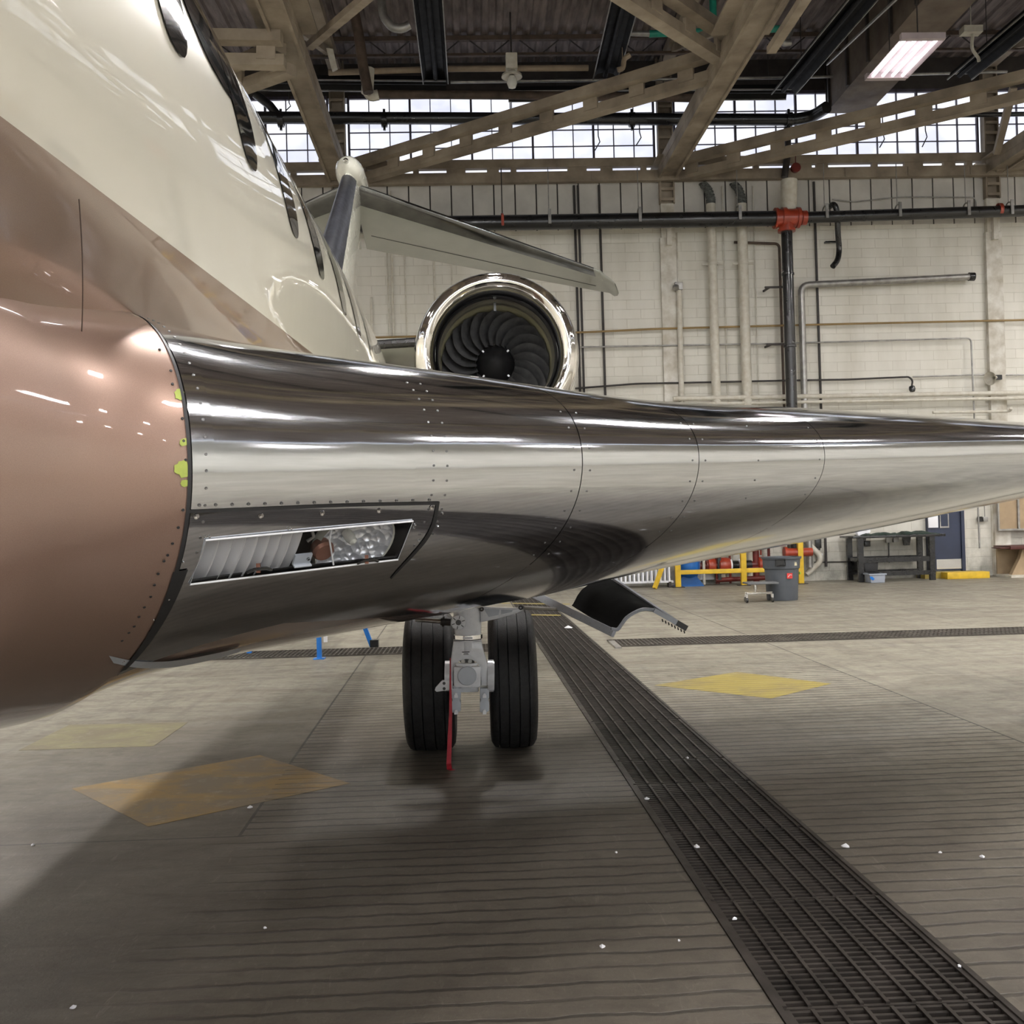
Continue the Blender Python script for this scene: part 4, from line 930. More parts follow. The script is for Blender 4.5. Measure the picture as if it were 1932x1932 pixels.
# belly fairing below the cabin
mb=MB(); rows=[]
for y in np.linspace(-.6,9.5,40):
    f=1-abs((y-4.4)/5.2)**4; f=max(f,.02)**.5; rows.append([(AX+.84*f*math.copysign(abs(math.cos(a))**.62,math.cos(a)),y,1.60+(.61*f)*math.copysign(abs(math.sin(a))**.7,math.sin(a))) for a in np.linspace(0,2*PI,49)[:-1]])
mb.grid(rows,closed=True); mb.build('belly_fairing',BRONZE,PL,ang=60)
ribbon('fairing_edge_seal',[(205,1236),(255,1246),(310,1247),(360,1241),(410,1231),(455,1221)],[(214,1250),(260,1259),(315,1259),(362,1252),(412,1241),(452,1229)],GEARGREY,FR,label='light grey sealed edge')

# --- main landing gear
GY=5.93
def g(zx,zy,y=GY): return atY(740+zx/5.083,1100+zy/5.083,y)
PX=lambda n: n/5.083/FPX*GY
leg=thing('g','x','x',(0,0,0)); bpy.data.objects.remove(leg)
c0_=g(720,330); cx=c0_.x; yy=GY+.09
def zz(v): return g(720,v,yy).z
mb=MB()
mb.lathe((cx,yy,0),(0,0,1),[(.078,zz(490)),(.08,zz(450)),(.083,zz(300)),(.085,zz(150)),(.09,1.15),(.09,1.35)],32)
mb.lathe((cx,yy,0),(0,0,1),[(.055,zz(720)),(.079,zz(640)),(.079,zz(540))],32)
GEAR=mb.build('landing_gear',WHITE,PL); GEAR['label']='white enamelled main landing gear leg'
MB().lathe((cx,yy,0),(0,0,1),[(.078,zz(535)),(.086,zz(530)),(.086,zz(492)),(.078,zz(488))],32).build('steel_collar',CHR,GEAR)
MB().box((cx-.008,yy-.086,zz(512)),(.04,.012,.012)).box((cx+.018,yy-.086,zz(512)),(.02,.014,.01)).build('collar_clasp',WHITEP,GEAR)
# fork: two cheeks with arched throat
def front(poly,y0,y1,mat,name,bev=.004,par=None): 
    return MB().prism([g(a,b,y0) for a,b in poly],(0,y1-y0,0)).build(name,mat,par or GEAR,bev=bev)
yf=yy-.075
front([(585,560),(560,760),(555,840),(560,1000),(582,1000),(582,860),(600,800),(640,750),(700,730),(760,735),(810,760),(845,810),(852,870),(855,985),(918,985),(915,790),(880,680),(855,560)],yf,yy+.07,WHITE,'fork',.006)
# lug plates below
for xa in (567,840):
    front([(xa,1010),(xa,1100),(xa+10,1115),(xa+10,1130),(xa,1145),(xa,1235),(xa+12,1245),(xa+60,1245),(xa+90,1225),(xa+90,1150),(xa+78,1130),(xa+78,1115),(xa+90,1100),(xa+90,1010)],yf+.02,yy+.05,GEARGREY,'lower_lug',.004)
    for yv in (1070,1230):
        p=g(xa+45,yv,yf); MB().cyl(p,p+Vector((0,.04,0)),.008,12).box(p+Vector((0,.015,-.012)),(.022,.03,.014)).build('lug_bolt',WHITEP,GEAR)
# trunnion block and cap
front([(590,805),(590,990),(610,1003),(835,1003),(850,985),(850,800)],yf-.035,yf+.01,WHITE,'axle_block',.008)
p=g(718,890,yf-.035); MB().lathe(p,(0,-1,0),[(.0,.012),(.052,.012),(.056,.008),(.056,-.005)],32).build('axle_cap',GEARGREY,GEAR)
front([(612,770),(612,795),(672,797),(680,808),(755,808),(762,795),(818,790),(818,768),(740,775)],yf-.03,yf,WHITE,'hinge_plate',.002)
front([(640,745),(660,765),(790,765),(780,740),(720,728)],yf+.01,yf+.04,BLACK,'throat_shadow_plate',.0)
for a in (680,745): p=g(a,752,yf+.0); MB().cyl(p,p+Vector((0,.02,0)),.012,12).build('throat_bolt',GALV,GEAR)
# axle through both wheels
p1=atY(740+340/5.083,1275,6.51);p2=atY(740+1390/5.083,1275,6.51); p1.z=p2.z=.438; MB().cyl(p1,p2,.045,20).build('axle',WHITE,GEAR)
MB().beam((c0_.x,GY+.1,.50),(c0_.x,6.52,.44),.11,.13).build('trailing_arm',WHITE,GEAR,bev=.01)
p=g(915,890,yy);MB().cyl(p,g(972,890,yy),.095,28).cyl(g(972,890,yy),g(978,890,yy),.088,28).build('brake_carrier',WHITE,GEAR)
p=g(560,890,yy);MB().cyl(p,g(505,890,yy),.09,28).build('brake_carrier',WHITE,GEAR)
# left bracket
front([(480,935),(415,1005),(408,1030),(425,1045),(520,1030),(578,1022),(578,938)],yf-.02,yf+.015,WHITE,'tow_bracket',.003)
for (a,b) in ((497,962),(498,1013)): p=g(a,b,yf-.022); MB().cyl(p,p+Vector((0,.006,0)),.009,14).build('bracket_hole',BLACK,GEAR)
# steering collar nut, strut rod, drag brace plate
p=g(635,378,yf-.03); MB().lathe(p,(0,-1,0),[(.035,-.05),(.046,-.04),(.046,.0),(.042,.006),(.018,.006),(.018,-.004),(0,-.004)],12).build('castle_nut',WHITE,GEAR)
MB().cyl(p+Vector((0,-.001,0)),p+Vector((0,-.010,0)),.016,16).build('nut_core',BLACK,GEAR)
for k in range(6):
    a=k*PI/3+.3; MB().box(p+Vector((.031*math.cos(a),-.0065,.031*math.sin(a))),(.018,.003,.004),Matrix.Rotation(-a,3,'Y')).build('nut_slot',BLACK,GEAR)
MB().cyl(g(225,350,yf+.03),g(470,368,yf+.0),.014,16).build('piston_rod',CHR,GEAR)
MB().cyl(g(465,366,yf),g(560,372,yf),.024,16).cyl(g(480,366,yf),g(500,368,yf),.032,16).build('piston_gland',STEELD,GEAR)
MB().tube([g(250,295,yf+.02),g(420,262,yf),g(600,225,yf),g(800,190,yf+.02)],.012,10).box(g(415,275,yf),(.06,.03,.03)).build('hydraulic_link',GALV,GEAR)
front([(845,222),(845,378),(1000,345),(1195,292),(1250,265),(1255,235),(1230,215),(1200,240),(1000,235)],yf+.03,yf+.06,WHITE,'brace_arm',.003)
front([(880,250),(925,325),(1020,305),(1030,252)],yf+.024,yf+.031,GEARGREY,'arm_recess',.0)
front([(1045,255),(1045,300),(1150,278),(1155,258)],yf+.024,yf+.031,GEARGREY,'arm_recess',.0)
p=g(857,250,yf+.02);MB().lathe(p,(0,-1,0),[(.014,0),(.014,.006),(.005,.006),(.005,.0)],16).build('pivot_bolt',STEELD,GEAR)
p=g(1232,236,yf+.02);MB().lathe(p,(0,-1,0),[(.014,-.04),(.014,.008),(.006,.008),(.006,.0)],16).build('pivot_bolt',STEELD,GEAR)
# data plate with lines of text
MB().bb(g(665,690,yy-.084),g(757,655,yy-.082)).build('data_plate',WHITEP,GEAR)
def text(body,size,loc,mat,par,rot=(PI/2,0,0),name='lettering'):
    cu=bpy.data.curves.new(name,'FONT'); cu.body=body; cu.size=size; cu.align_x='CENTER'; cu.align_y='CENTER'; cu.extrude=.0002
    o=bpy.data.objects.new(name,cu); COL.objects.link(o); dg=bpy.context.evaluated_depsgraph_get(); me=bpy.data.meshes.new_from_object(o.evaluated_get(dg)); bpy.data.objects.remove(o)
    me.materials.clear(); me.materials.append(mat); o=bpy.data.objects.new(name,me); COL.objects.link(o)
    if par: o.parent=par; loc=Vector(loc)-wloc(par)
    o.location=loc; o.rotation_euler=rot; return o
MB().box(g(705,662,yy-.0845),(.045,.001,.005)).box(g(708,675,yy-.0845),(.026,.001,.003)).box(g(708,685,yy-.0845),(.03,.001,.003)).build('plate_lettering',SEAL,GEAR)
# wheels
TR_=.438
def tyre(px,label,w):
    c=atY(px,1286,6.51); c.z=TR_; hw=w/2
    pr=[]
    groove=[-.62,-.22,.22,.62]
    shape=[(.26,-hw*.72),(.30,-hw*.92),(.35,-hw),(.395,-hw*.96),(.425,-hw*.84),(.434,-hw*.72)]
    pr+=shape
    xs=[]
    for gv in groove:
        gw=.028; rr=TR_-(gv*gv)*.006
        xs+=[(rr,(gv-gw)*hw),(rr-.016,(gv-gw*.7)*hw),(rr-.016,(gv+gw*.7)*hw),(rr,(gv+gw)*hw)]
    pr+=xs+[(r,-h) for r,h in shape[::-1]]
    t=MB().lathe(c,(1,0,0),pr,96).build('tyre',RUBBER,GEAR,ang=40); t['label']=label
    MB().lathe(c,(1,0,0),[(.27,-hw*.6),(.24,-hw*.5),(.2,-hw*.42),(.09,-hw*.42),(.08,-hw*.7),(.0,-hw*.7)],40).lathe(c,(1,0,0),[(.27,hw*.6),(.24,hw*.5),(.2,hw*.42),(.09,hw*.42),(.08,hw*1.02),(.0,hw*1.04)],40).build('wheel_hub',WHITE,GEAR)
    return c
tyre(813,'left of the two black ribbed tyres',.315); tyre(966,'right of the two black ribbed tyres',.295)
# --- gear door hanging below the wing
def d4(zx,zy,y): return atY(980+zx/2.0294,950+zy/2.0294,y)
yd=6.3
mb=MB(); A=d4(50,345,yd+.5);B=d4(362,497,yd-.1); mb.beam(A,B,.03,.05,up=(.5,0,1)); DOOR=mb.build('gear_door',GEARGREY,PL,bev=.004); DOOR['label']='open landing gear door with pale grey frame'
# shell: curved dark inside skin between the rail and the far edge
rows=[]
near=[d4(x,y,yd-.1) for x,y in ((352,480),(375,482),(392,462),(410,438),(440,418),(475,405),(515,408),(545,428),(600,455),(640,478))]
farp=[d4(x,y,yd+.55) for x,y in ((200,390),(205,385),(212,372),(222,352),(238,330),(262,312),(290,302),(330,290),(360,292),(380,300))]
mb=MB(); n_=12; mb.grid([[a.lerp(b,k/n_) for a,b in zip(near,farp)] for k in range(n_+1)]); o=mb.build('door_inner_skin',M('black_liner',(.010,.010,.010),.95,spec=.05),DOOR,ang=60); s_=o.modifiers.new('t','SOLIDIFY'); s_.thickness=.006
MB().tube(bez(near[:7],4),.011,8).build('door_rim',GEARGREY,DOOR)
MB().beam(near[6],near[8],.05,.03,up=(.3,0,1)).build('hinge_arm',GEARGREY,DOOR)
MB().beam(near[8],near[9],.03,.035,up=(.3,0,1)).build('hinge_tip',BLACK,DOOR)
mb=MB()
for k in range(8): p=near[7].lerp(near[9],k/8)+Vector((0,-.01,-.022)); mb.tube([p,p+Vector((.004,0,-.018))],.004,6)
mb.build('seal_teeth',BLACK,DOOR)
mb=MB()
for k in range(9): p=A.lerp(B,(k+.5)/9)+Vector((-.0,-.022,-.008)); mb.lathe(p,(0,-1,0),[(.004,0),(.004,.003),(0,.003)],8)
mb.build('rail_screws',STEELD,DOOR)
MB().beam(near[8],farp[8]+Vector((.0,0,0)),.02,.03).build('door_far_rail',GEARGREY,DOOR)
MB().cyl(g(1250,235,yf+.05),d4(150,405,yd+.35),.012,12).build('door_link',GALV,DOOR)
# --- streamer
rb=[g(556,720,5.90),g(556,800,5.89),g(556,900,5.89),g(558,1050,5.89),g(560,1250,5.89),g(552,1450,5.88),g(545,1650,5.88),g(542,1730,5.88)]
low=atZ(848,1452,.006); rb+=[low+Vector((0,.0,.002)),low+Vector((.02,-.02,.0))]
wd=[.003,.003,.004,.006,.009,.012,.013,.014,.015,.014]; rows=[]
for p,w_ in zip(rb,wd): rows.append([p+Vector((-w_,-.004,0)),p,p+Vector((w_,.004,0))])
o=tag(MB().grid(rows).build('safety_streamer',REDC),'red fabric safety streamer hanging from the gear leg to the floor','streamer'); s_=o.modifiers.new('t','SOLIDIFY'); s_.thickness=.002

# ============================================================ things by the far wall
def zw(x,y,d): return atY(1220+x/5.3667,950+y/5.3667,d)
def zt(x,y,d): return atY(1560+x/5.1935,940+y/5.1935,d)
# wheelie bin
bc=atZ(1485,1134,0); bs=5.3667
b=thing('waste_bin','round grey plastic waste bin on the floor with stickers','bin',bc)
cy=bc.y+.26; hb=zw(1400,545,cy-.28).z; r0=.25;r1=.31
MB().lathe((bc.x,cy,0),(0,0,1),[(0,0.004),(r0,.004),(r0+.005,.03),(r1-.03,hb*.72),(r1-.01,hb*.74),(r1,hb*.95),(r1+.02,hb*.955),(r1+.025,hb),(r1-.01,hb),(r1-.04,hb*.7),(r0-.02,.03),(0,.03)],48).build('bin_body',BINM,b,ang=30)
hd=zw(1355,600,cy-r1-.02); MB().tube([hd+Vector((a,0,c)) for a,c in ((-.08,-.05),(-.08,.055),(.08,.055),(.08,-.05))],.012,8,closed=True).build('handle',BLACK,b)
MB().bb(hd+Vector((-.07,.02,-.04)),hd+Vector((.07,.035,.045))).build('handle_recess',BLACK,b)
def sticker(cx_,cz,w_,h_,mat,name):
    mb=MB(); rows=[]
    for a in np.linspace(-w_/2,w_/2,5):
        an=(cx_-bc.x)/(r0+.035)+a/.29; rr_=r0+.05*min(1,cz/hb)+.008; rows.append([(bc.x+rr_*math.sin(an),cy-rr_*math.cos(an)-.003,cz-h_/2),(bc.x+(rr_+.004)*math.sin(an),cy-(rr_+.004)*math.cos(an)-.003,cz+h_/2)])
    mb.grid(rows); return mb.build(name,mat,b)
p=zw(1448,732,cy-.28); sticker(p.x,p.z,.10,.09,M('red_sticker',(.75,.06,.05),.5),'red_sticker'); 
MB().tube([p+Vector((-.03,-.012,-.02)),p+Vector((.0,-.016,.02)),p+Vector((.03,-.012,.012))],.005,6).build('sticker_mark',WHITEP,b)
p=zw(1515,605,cy-.28); sticker(p.x,p.z,.06,.08,M('cream_sticker',(.75,.68,.45),.5),'cream_sticker')
p=zw(1550,708,cy-.2); MB().box((bc.x+.285,cy-.08,p.z),(.012,.05,.04)).build('green_tag',M('green_tag',(.4,.8,.1),.5),b)
# dolly stool
d0=atZ(1437,1137,0); t=thing('shop_stool','low rolling shop stool with grey pad and chrome base beside the waste bin','stool',d0)
dy=d0.y+.12; c=zw(1140,805,dy); MB().bb((c.x-.24,dy-.17,c.z-.012),(c.x+.28,dy+.17,c.z+.018)).build('seat',M('grey_pad',(.16,.165,.17),.6),t,bev=.012)
MB().cyl((c.x-.07,dy,.17),(c.x-.07,dy,c.z-.01),.016,12).cyl((c.x-.07,dy,c.z-.1),(c.x-.07,dy,c.z-.05),.028,12).build('column',CHR,t)
MB().beam((c.x-.24,dy-.1,.15),(c.x+.22,dy+.05,.15),.04,.03).beam((c.x-.2,dy+.13,.15),(c.x+.18,dy-.12,.15),.04,.03).build('base_frame',CHR,t,bev=.003)
for a,b_ in ((-.24,-.1),(.22,.05),(-.2,.13),(.18,-.12)):
    MB().lathe((c.x+a-.015,dy+b_,.042),(1,0,0),[(0,0),(.04,0),(.042,.005),(.042,.025),(.04,.03),(0,.03)],18).build('caster',BLACK,t); MB().beam((c.x+a,dy+b_,.08),(c.x+a,dy+b_,.14),.03,.03,up=(1,0,0)).build('caster_fork',CHR,t)
# yellow guard rail
ry=20.5; t=thing('guard_rail','yellow steel guard rail in front of the red valves','rail',(zw(320,860,ry).x,ry,0)); xa=zw(320,860,ry).x; xb=zw(985,835,ry).x; xc=zw(1560,700,ry).x
zt_=zw(320,690,ry).z
for x,ztop in ((xa,.62+.5),(xb,1.35),(xc,1.75)):
    MB().bb((x-.055,ry-.05,0.01),(x+.055,ry+.05,ztop)).build('post',YEL,t,bev=.008); MB().bb((x-.12,ry-.1,0.0),(x+.12,ry+.1,.015)).build('foot_plate',STEELD,t)
MB().bb((xa,ry-.04,zt_-.06),(xc,ry+.03,zt_+.03)).build('mid_rail',YEL,t,bev=.006); MB().bb((xa,ry-.04,1.05),(xc,ry+.03,1.14)).build('top_rail',YEL,t,bev=.006)
a_=zw(80,840,ry-.2); tag(MB().beam((a_.x,ry-.2,0.01),(a_.x+.35,ry+.1,.75),.07,.07).build('leaning_bar',YEL),'yellow bar leaning left of the guard rail','bar')
# blue tank
p=zw(425,850,20.85); tk=thing('pressure_tank','blue pressure tank standing behind the yellow rail','tank',(p.x,20.85,0))
MB().lathe((p.x,20.85,0),(0,0,1),[(0,.13),(.1,.14),(.19,.2),(.24,.32),(.25,.42),(.24,.54),(.18,.6),(.0,.62)],32).build('vessel',BLUE,tk)
MB().lathe((p.x,20.85,0),(0,0,1),[(0,.7),(.24,.7),(.25,.74),(.25,1.15),(.22,1.22),(0,1.22)],32).bb((p.x-.26,20.8,.6),(p.x-.2,20.9,.75)).bb((p.x+.2,20.8,.6),(p.x+.26,20.9,.75)).build('upper_vessel',BLUE,tk)
for a in (-.2,.0,.2): MB().prism([(p.x+a-.1,20.7,.0),(p.x+a+.1,20.7,.0),(p.x+a*.5+.05,20.7,.2),(p.x+a*.5-.05,20.7,.2)],(0,.25,0)).build('foot',BLUE,tk)
# red valve manifold
vy=21.0; t=thing('valve_manifold','red sprinkler valve manifold behind the yellow rail','valves',(zw(900,700,vy).x,vy,0)); z_=zw(700,630,vy).z
x=lambda a: zw(a,640,vy).x
MB().cyl((x(500),vy,z_),(x(1240),vy,z_),.075,18).build('header_pipe',DRED,t)
for a,b_ in ((610,700),(725,850),(1120,1230)): MB().lathe((x(a),vy,z_),(1,0,0),[(.09,0),(.15,.02),(.17,.08),(.17,x(b_)-x(a)-.08),(.15,x(b_)-x(a)-.02),(.09,x(b_)-x(a))],20).build('valve_body',REDP,t)
for a in (520,560,600): MB().lathe((x(a),vy,z_),(1,0,0),[(.07,0),(.12,.0),(.12,.03),(.07,.03)],18).build('flange',DRED,t)
MB().cyl((x(860),vy,z_),(x(925),vy,z_),.1,18).cyl((x(1000),vy,z_),(x(1060),vy,z_),.1,18).build('black_sleeve',BLACK,t)
for a in (850,940): MB().cyl((x(a)-.015,vy,z_),(x(a)+.02,vy,z_),.125,18).build('white_clamp',WHITEP,t)
for a,r_ in ((1108,.07),(1240,.03),(845,.025),(715,.045)): MB().cyl((x(a),vy,.02),(x(a),vy,1.55),r_,14).build('standpipe',DRED,t)
MB().cyl((x(690),vy-.05,.1),(x(1250),vy-.05,.12),.05,12).cyl((x(1010),vy-.05,.32),(x(1250),vy-.05,.34),.04,12).build('drain_pipe',DRED,t)
MB().lathe((x(765),vy,z_+.2),(0,0,1),[(.02,0),(.02,.1),(.11,.1),(.11,.13),(.02,.13)],18).lathe((x(1160),vy,z_+.2),(0,0,1),[(.02,0),(.02,.12),(.11,.12),(.11,.15),(.02,.15)],18).build('hand_wheel',REDP,t)
MB().bb((x(720)-.02,vy-.1,.1),(x(720)+.05,vy-.05,.95)).build('black_strut',BLACK,t)
MB().cyl((x(568),vy-.1,.02),(x(568),vy-.1,.55),.03,10).build('white_stub',PIPEW,t)
px_r=RISX; z2=zw(1500,495,20.55).z; tag(MB().cyl((px_r-.28,20.55,z2),(px_r+.28,20.55,z2),.09,18).cyl((px_r-.3,20.55,z2),(px_r-.24,20.55,z2),.12,18).build('riser_flange',REDP),'red flanged fitting at the foot of the black riser','fitting')
tag(MB().bb((x(530),21.15,.1),(x(700),21.22,.75)).build('lined_board',WHITEP),'grey white board on wall behind the valves','board')
pt=zw(25,800,20.6); t=thing('finned_radiator','pale finned radiator low by the wall, left of the yellow rail','radiator',(pt.x,20.6,0)); mb=MB()
for k in range(16): mb.bb((pt.x-.95+k*.09,20.55,.12),(pt.x-.92+k*.09,20.75,.72))
mb.bb((pt.x-1,20.58,.1),(pt.x+.5,20.72,.14)); mb.bb((pt.x-1,20.58,.7),(pt.x+.5,20.72,.74)); mb.build('fins',WHITEP,t)
MB().bb((pt.x-.95,20.55,.0),(pt.x-.9,20.75,.12)).bb((pt.x+.4,20.55,.0),(pt.x+.45,20.75,.12)).build('foot',STEELD,t)
# grey conduits right of the rail
wx=zw(1600,600,WY-.15).x
pipe('wall_conduit',[(wx,WY-.1,2.6),(wx,WY-.1,.9),(wx+.35,WY-.1,.55),(wx+.35,WY-.1,.4),(wx+.05,WY-.1,.15)],.06,PIPEW,'thick grey white conduit bending low beside the yellow rail',rr=.15)
tag(MB().bb((wx-.22,WY-.1,.05),(wx-.06,WY,1.9)).build('cable_trunking',PIPEW),'pale upright trunking beside the yellow rail','trunking')
p=zw(1735,400,WY-.06); tag(MB().box(p,(.12,.1,.22)).box(p-ZZ*.12,(.07,.08,.06)).build('switch_box',BLACK,bev=.01),'small dark switch box on the wall left of the bench','box')
p=zw(1752,535,WY-.04); tag(MB().box(p,(.12,.05,.12)).build('socket_plate',WHITEP,bev=.01),'white square socket on the wall left of the bench','socket')
pipe('floor_conduit',[zw(1700,595,WY-.03),zt(230,622,WY-.03)],.012,WIREM,'thin dark conduit low on the wall running to the bench')
# work bench
by=20.75; P0=zt(195,375,by);P1=zt(1065,350,by); zb_=P0.z; t=thing('work_bench','black steel frame work bench against the block wall','bench',(P0.x,by,0))
xl,xr_=zt(225,600,by-.3).x,zt(1030,600,by-.3).x
MB().bb((P0.x,by-.35,zb_-.04),(P1.x+.05,by+.42,zb_+.01)).build('bench_top',BLACK,t,bev=.006)
for x_,y_ in ((zt(330,600,by-.3).x,by-.3),(xr_,by-.3),(zt(222,600,by+.36).x,by+.36),(zt(912,600,by+.36).x,by+.36)): MB().bb((x_-.055,y_-.04,0.005),(x_+.055,y_+.04,zb_-.04)).build('leg',BLACK,t)
zr=zt(600,595,by).z
for y_,xa_,xb_ in ((by-.3,zt(330,600,by-.3).x,xr_),(by+.36,zt(222,600,by+.36).x,zt(912,600,by+.36).x)): MB().bb((xa_,y_-.03,zr-.05),(xb_,y_+.03,zr+.05)).bb((xa_,y_-.03,.12),(xb_,y_+.03,.21)).build('stretcher',BLACK,t)
MB().beam((xr_,by-.3,zr),(zt(912,600,by+.36).x,by+.36,zr),.05,.07).beam((zt(330,600,by-.3).x,by-.3,zr),(zt(222,600,by+.36).x,by+.36,zr),.05,.07).build('end_stretcher',BLACK,t)
def cloth(xa_,xb_,h_,seed,lab):
    rr=random.Random(seed); rows=[]
    for i in range(15): rows.append([(xa_+(xb_-xa_)*i/14,by-.3+.6*j/6,zb_+.012+h_*abs(math.sin(i*.45+seed)+.5*math.cos(j*1.1+i*.3))*.5*(1 if 0<i<14 and 0<j<6 else 0)) for j in range(7)])
    o=tag(MB().grid(rows).build('dark_sheet',GREEN),lab,'sheet'); s=o.modifiers.new('t','SOLIDIFY'); s.thickness=.012; s.offset=1
cloth(zt(310,0,by).x,zt(660,0,by).x,.07,1,'dark green sheet folded on the left of the bench'); cloth(zt(700,0,by).x,zt(1030,0,by).x,.08,4,'dark green sheet folded on the right of the bench')
p=zt(345,318,by); tag(MB().lathe(p+Vector((-.07,0,-.02)),(.2,-.8,.3),[(0,.03),(.07,.02),(.08,-.03),(0,-.05)],14).lathe(p+Vector((.12,0,-.0)),(.4,-.7,.3),[(0,.03),(.06,.02),(.07,-.03),(0,-.05)],14).box((p.x,by,zb_+.06),(.22,.1,.09)).build('clip_lamp',WHITEP),'pair of small white lamp heads standing on the bench','lamp')
for (a,b_,lab) in ((785,415,'black bracket hanging under bench top, right one'),(350,400,'black bracket hanging under bench top, left one')): 
    p=zt(a,b_,WY-.05); tag(MB().prism([p+Vector((-.1,0,.14)),p+Vector((.1,0,.14)),p+Vector((.06,0,-.1)),p+Vector((-.06,0,-.1))],(0,.04,0)).build('wall_bracket',BLACK),lab,'bracket')
for (a,b_,lab) in ((395,445,'black outlet box on the wall under the bench, left'),(605,408,'pale outlet box under the bench middle'),(675,405,'pale outlet box under the bench, right of the middle one')): 
    p=zt(a,b_,WY-.05); mb=MB().box(p,(.12,.07,.12)); mb.build('q',BLACK) if False else None
    tag(mb.build('outlet_box',BLACK if a<500 else GALV,bev=.008),lab,'outlet')
p=zt(607,480,WY-.03); tag(MB().tube([p+ZZ*.2,p-ZZ*.33],.012,6).build('outlet_conduit',BLACK),'thin black conduit dropping behind the bench','conduit')
# boxes under the bench
p=zt(430,820,by-.42); 
def tote(x0_,x1_,z0_,h_,y_,mat,lab,dep=.3,lidm=None):
    t=thing('storage_tote',lab,'box',((x0_+x1_)/2,y_,z0_)); MB().prism([(x0_+.02,y_-dep/2,z0_),(x1_-.02,y_-dep/2,z0_),(x1_,y_-dep/2,z0_+h_),(x0_,y_-dep/2,z0_+h_)],(0,dep,0)).build('tub',mat,t,bev=.01); MB().bb((x0_-.02,y_-dep/2-.02,z0_+h_-.03),(x1_+.02,y_+dep/2+.02,z0_+h_)).build('rim',lidm or mat,t,bev=.006); return t
ta=tote(zt(352,0,by-.4).x,zt(505,0,by-.4).x,.003,zt(400,738,by-.5).z,by-.5,BINL,'pale plastic tote with blue mark, standing on the floor under the bench')
p=zt(445,782,by-.66); MB().prism([p+Vector((-.05,0,.03)),p+Vector((.0,0,.03)),p+Vector((.05,0,-.02)),p+Vector((.02,0,-.05)),p+Vector((-.03,0,-.02))],(0,.006,0)).build('blue_mark',BLUET,ta)
zz0=zt(400,738,by-.5).z+.002
tote(zt(345,0,by-.3).x,zt(487,0,by-.3).x,.215,.22,by+.05,M('black_plastic',(.02,.02,.022),.5),'black plastic tote on the lower bench rails',.7)
# blue door with kick plate
dl,dr=zt(1000,500,WY).x,zt(1335,500,WY).x; zb0=zt(1150,705,WY).z
D=struct(MB().bb((dl,WY-.06,zb0),(dr-.06,WY-.01,zb0+2.15)).build('door_1',DOORB)); MB().bb((dr-.07,WY-.10,zb0-.02),(dr,WY,zb0+2.2)).bb((dl-.06,WY-.10,zb0+2.15),(dr,WY,zb0+2.22)).bb((dl-.06,WY-.10,zb0-.02),(dl,WY,zb0+2.2)).build('door_frame',DOORB,D)
MB().bb((zt(1042,0,WY).x,WY-.07,zb0+.03),(zt(1298,0,WY).x,WY-.06,zt(1150,598,WY-.07).z)).build('kick_plate',CHR,D)
a=zt(1040,220,WY-.12); tag(MB().box(a,(.21,.03,.30)).build('notice_sheet',WHITEP),'glossy white notice fixed beside the navy door','notice')
a=zt(1150,215,WY-.075); MB().box(a,(.2,.012,.33)).build('door_poster',GALV,D); MB().box(a+Vector((0,-.008,0)),(.15,.006,.26)).build('poster_face',DOORB,D)
sx0,sx1=zt(1105,0,WY-.5).x,zt(1515,0,WY-.5).x
tag(MB().bb((sx0,WY-.75,0.002),(sx1,WY-.45,.14)).build('yellow_step',YEL,bev=.008),'bright yellow step block below the navy door','step')
tag(MB().bb((dl-.3,WY-.44,0.002),(dr+.15,WY-.02,zb0-.02)).build('door_sill_step',M('olive_paint',(.40,.30,.06),.6,var=.25,vs=5)),'dull yellow threshold step under the navy door','step')
p=zt(1548,205,WY-.05); tag(MB().box(p,(.1,.08,.1)).tube([p+ZZ*.04,p+ZZ*.9],.01,6).build('light_switch',GALV,bev=.005),'grey switch box with conduit right of the navy door','switch')
p=zt(1498,205,WY-.05); tag(MB().box(p,(.08,.06,.11)).build('dark_switch',BLACK),'small black box left of the grey switch','switch')
tag(MB().bb((zt(1600,0,WY).x,WY-.03,.02),(zt(1618,0,WY).x,WY,3.)).build('wall_batten',PIPEW),'thin upright batten right of the navy door','batten')
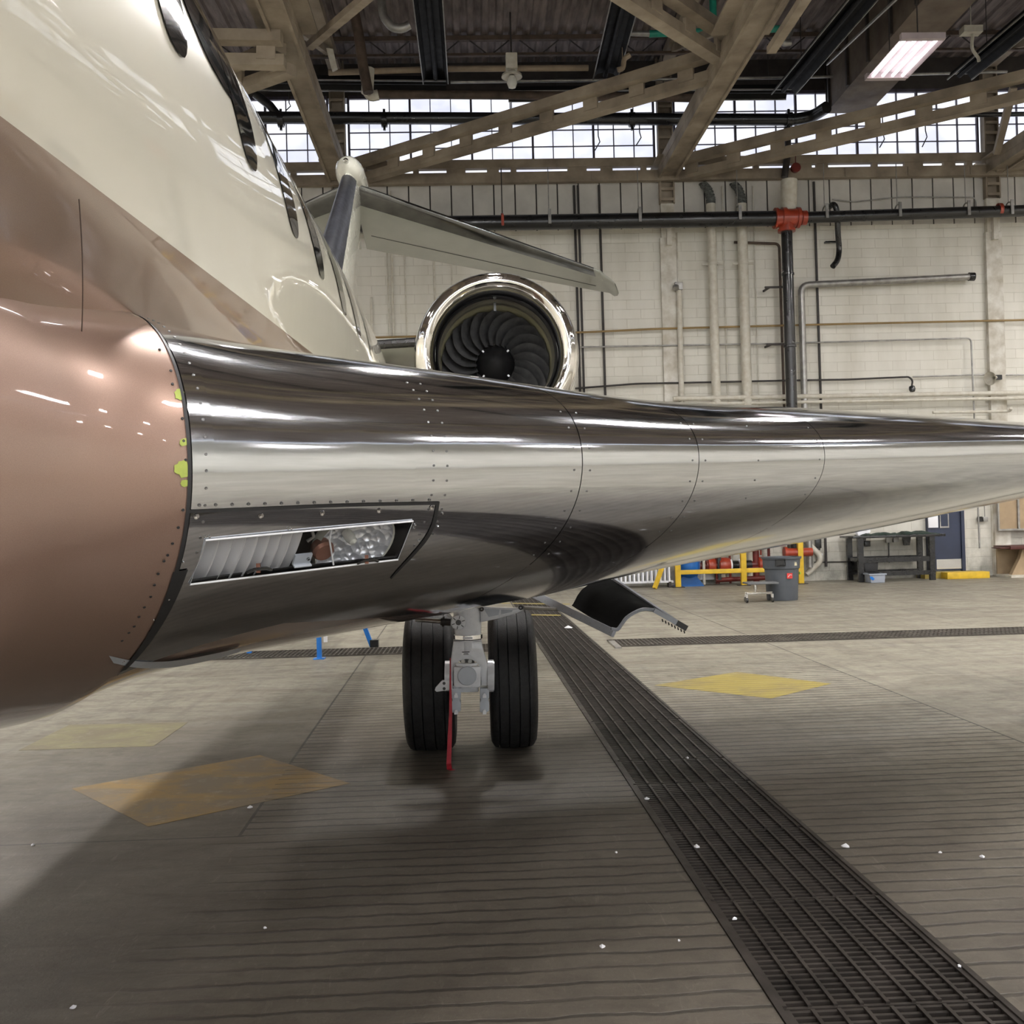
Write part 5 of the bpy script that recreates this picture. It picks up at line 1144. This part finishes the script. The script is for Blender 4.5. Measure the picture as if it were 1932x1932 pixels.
# cupboard and red bench at the right edge
x0=zt(1728,0,20.9).x; t=thing('tan_board_panel','tan pinboard with metal frame at the right edge','board',(x0,21.1,1))
za=zt(1750,300,21.1).z; MB().bb((x0,21.1,za),(x0+1.4,21.16,2.4)).build('board',TAN,t); MB().bb((x0-.03,21.07,za-.04),(x0+1.45,21.12,za)).bb((x0-.03,21.07,za),(x0,21.12,2.4)).bb((zt(1858,0,21.1).x,21.06,za),(zt(1858,0,21.1).x+.04,21.1,2.4)).build('board_frame',GALV,t)
y_=20.7; zz1=zt(1800,478,y_).z; x0=zt(1728,480,y_).x; t=thing('maroon_table','maroon topped table with tan legs at the right edge','table',(x0,y_,0))
MB().bb((x0-.0,y_-.3,zz1-.04),(x0+1.6,y_+.4,zz1+.03)).bb((x0-.2,y_-.28,zz1-.02),(x0,y_+.1,zz1+.0)).build('table_top',MAROON,t,bev=.005)
MB().prism([(x0+.36,y_-.1,zz1-.04),(x0+.60,y_-.1,zz1-.04),(x0+.68,y_-.1,.03),(x0+.1,y_-.1,.03),(x0+.30,y_-.1,.4)],(0,.12,0)).build('leg',TAN,t)
MB().bb((x0+.02,y_-.25,.0),(x0+1.6,y_+.35,.05)).bb((x0+.55,y_-.2,.35),(x0+1.6,y_+.3,.4)).build('lower_shelf',PIPEW,t)
MB().bb((x0+.05,y_+.36,.05),(x0+1.6,y_+.4,zz1-.04)).build('back_panel',TAN,t)
# blue stand behind, left of the tyres
a=atZ(603,1243,0); bq=atZ(702,1221,0); t=thing('trestle_stand','bright blue steel stand seen under the fuselage','stand',a)
MB().beam((a.x,a.y,.01),(a.x,a.y,1.3),.05,.05,up=(1,0,0)).build('upright',BLUET,t); MB().beam((bq.x,bq.y,.01),(bq.x-.45,bq.y,1.3),.05,.05,up=(1,0,0)).build('raked_leg',BLUET,t)
MB().bb((a.x-.06,a.y-.06,0),(a.x+.06,a.y+.06,.012)).build('foot',BLUET,t); MB().bb((bq.x-.02,bq.y-.05,0.004),(bq.x+.08,bq.y+.05,.09)).build('foot_block',BLACK,t)
MB().beam((a.x,a.y,1.28),(bq.x-.45,bq.y,1.28),.06,.06).build('cross_beam',BLUET,t)
MB().bb((a.x+.05,a.y-.01,.18),(a.x+.09,a.y+.01,.75)).build('pin_strip',WHITEP,t)
MB().beam((a.x-.9,a.y+.6,.01),(a.x-.5,a.y+.6,1.28),.05,.05,up=(1,0,0)).build('rear_leg',BLUET,t); MB().beam((a.x-.5,a.y+.6,1.28),(a.x,a.y,1.28),.05,.05).build('rear_beam',BLUET,t)
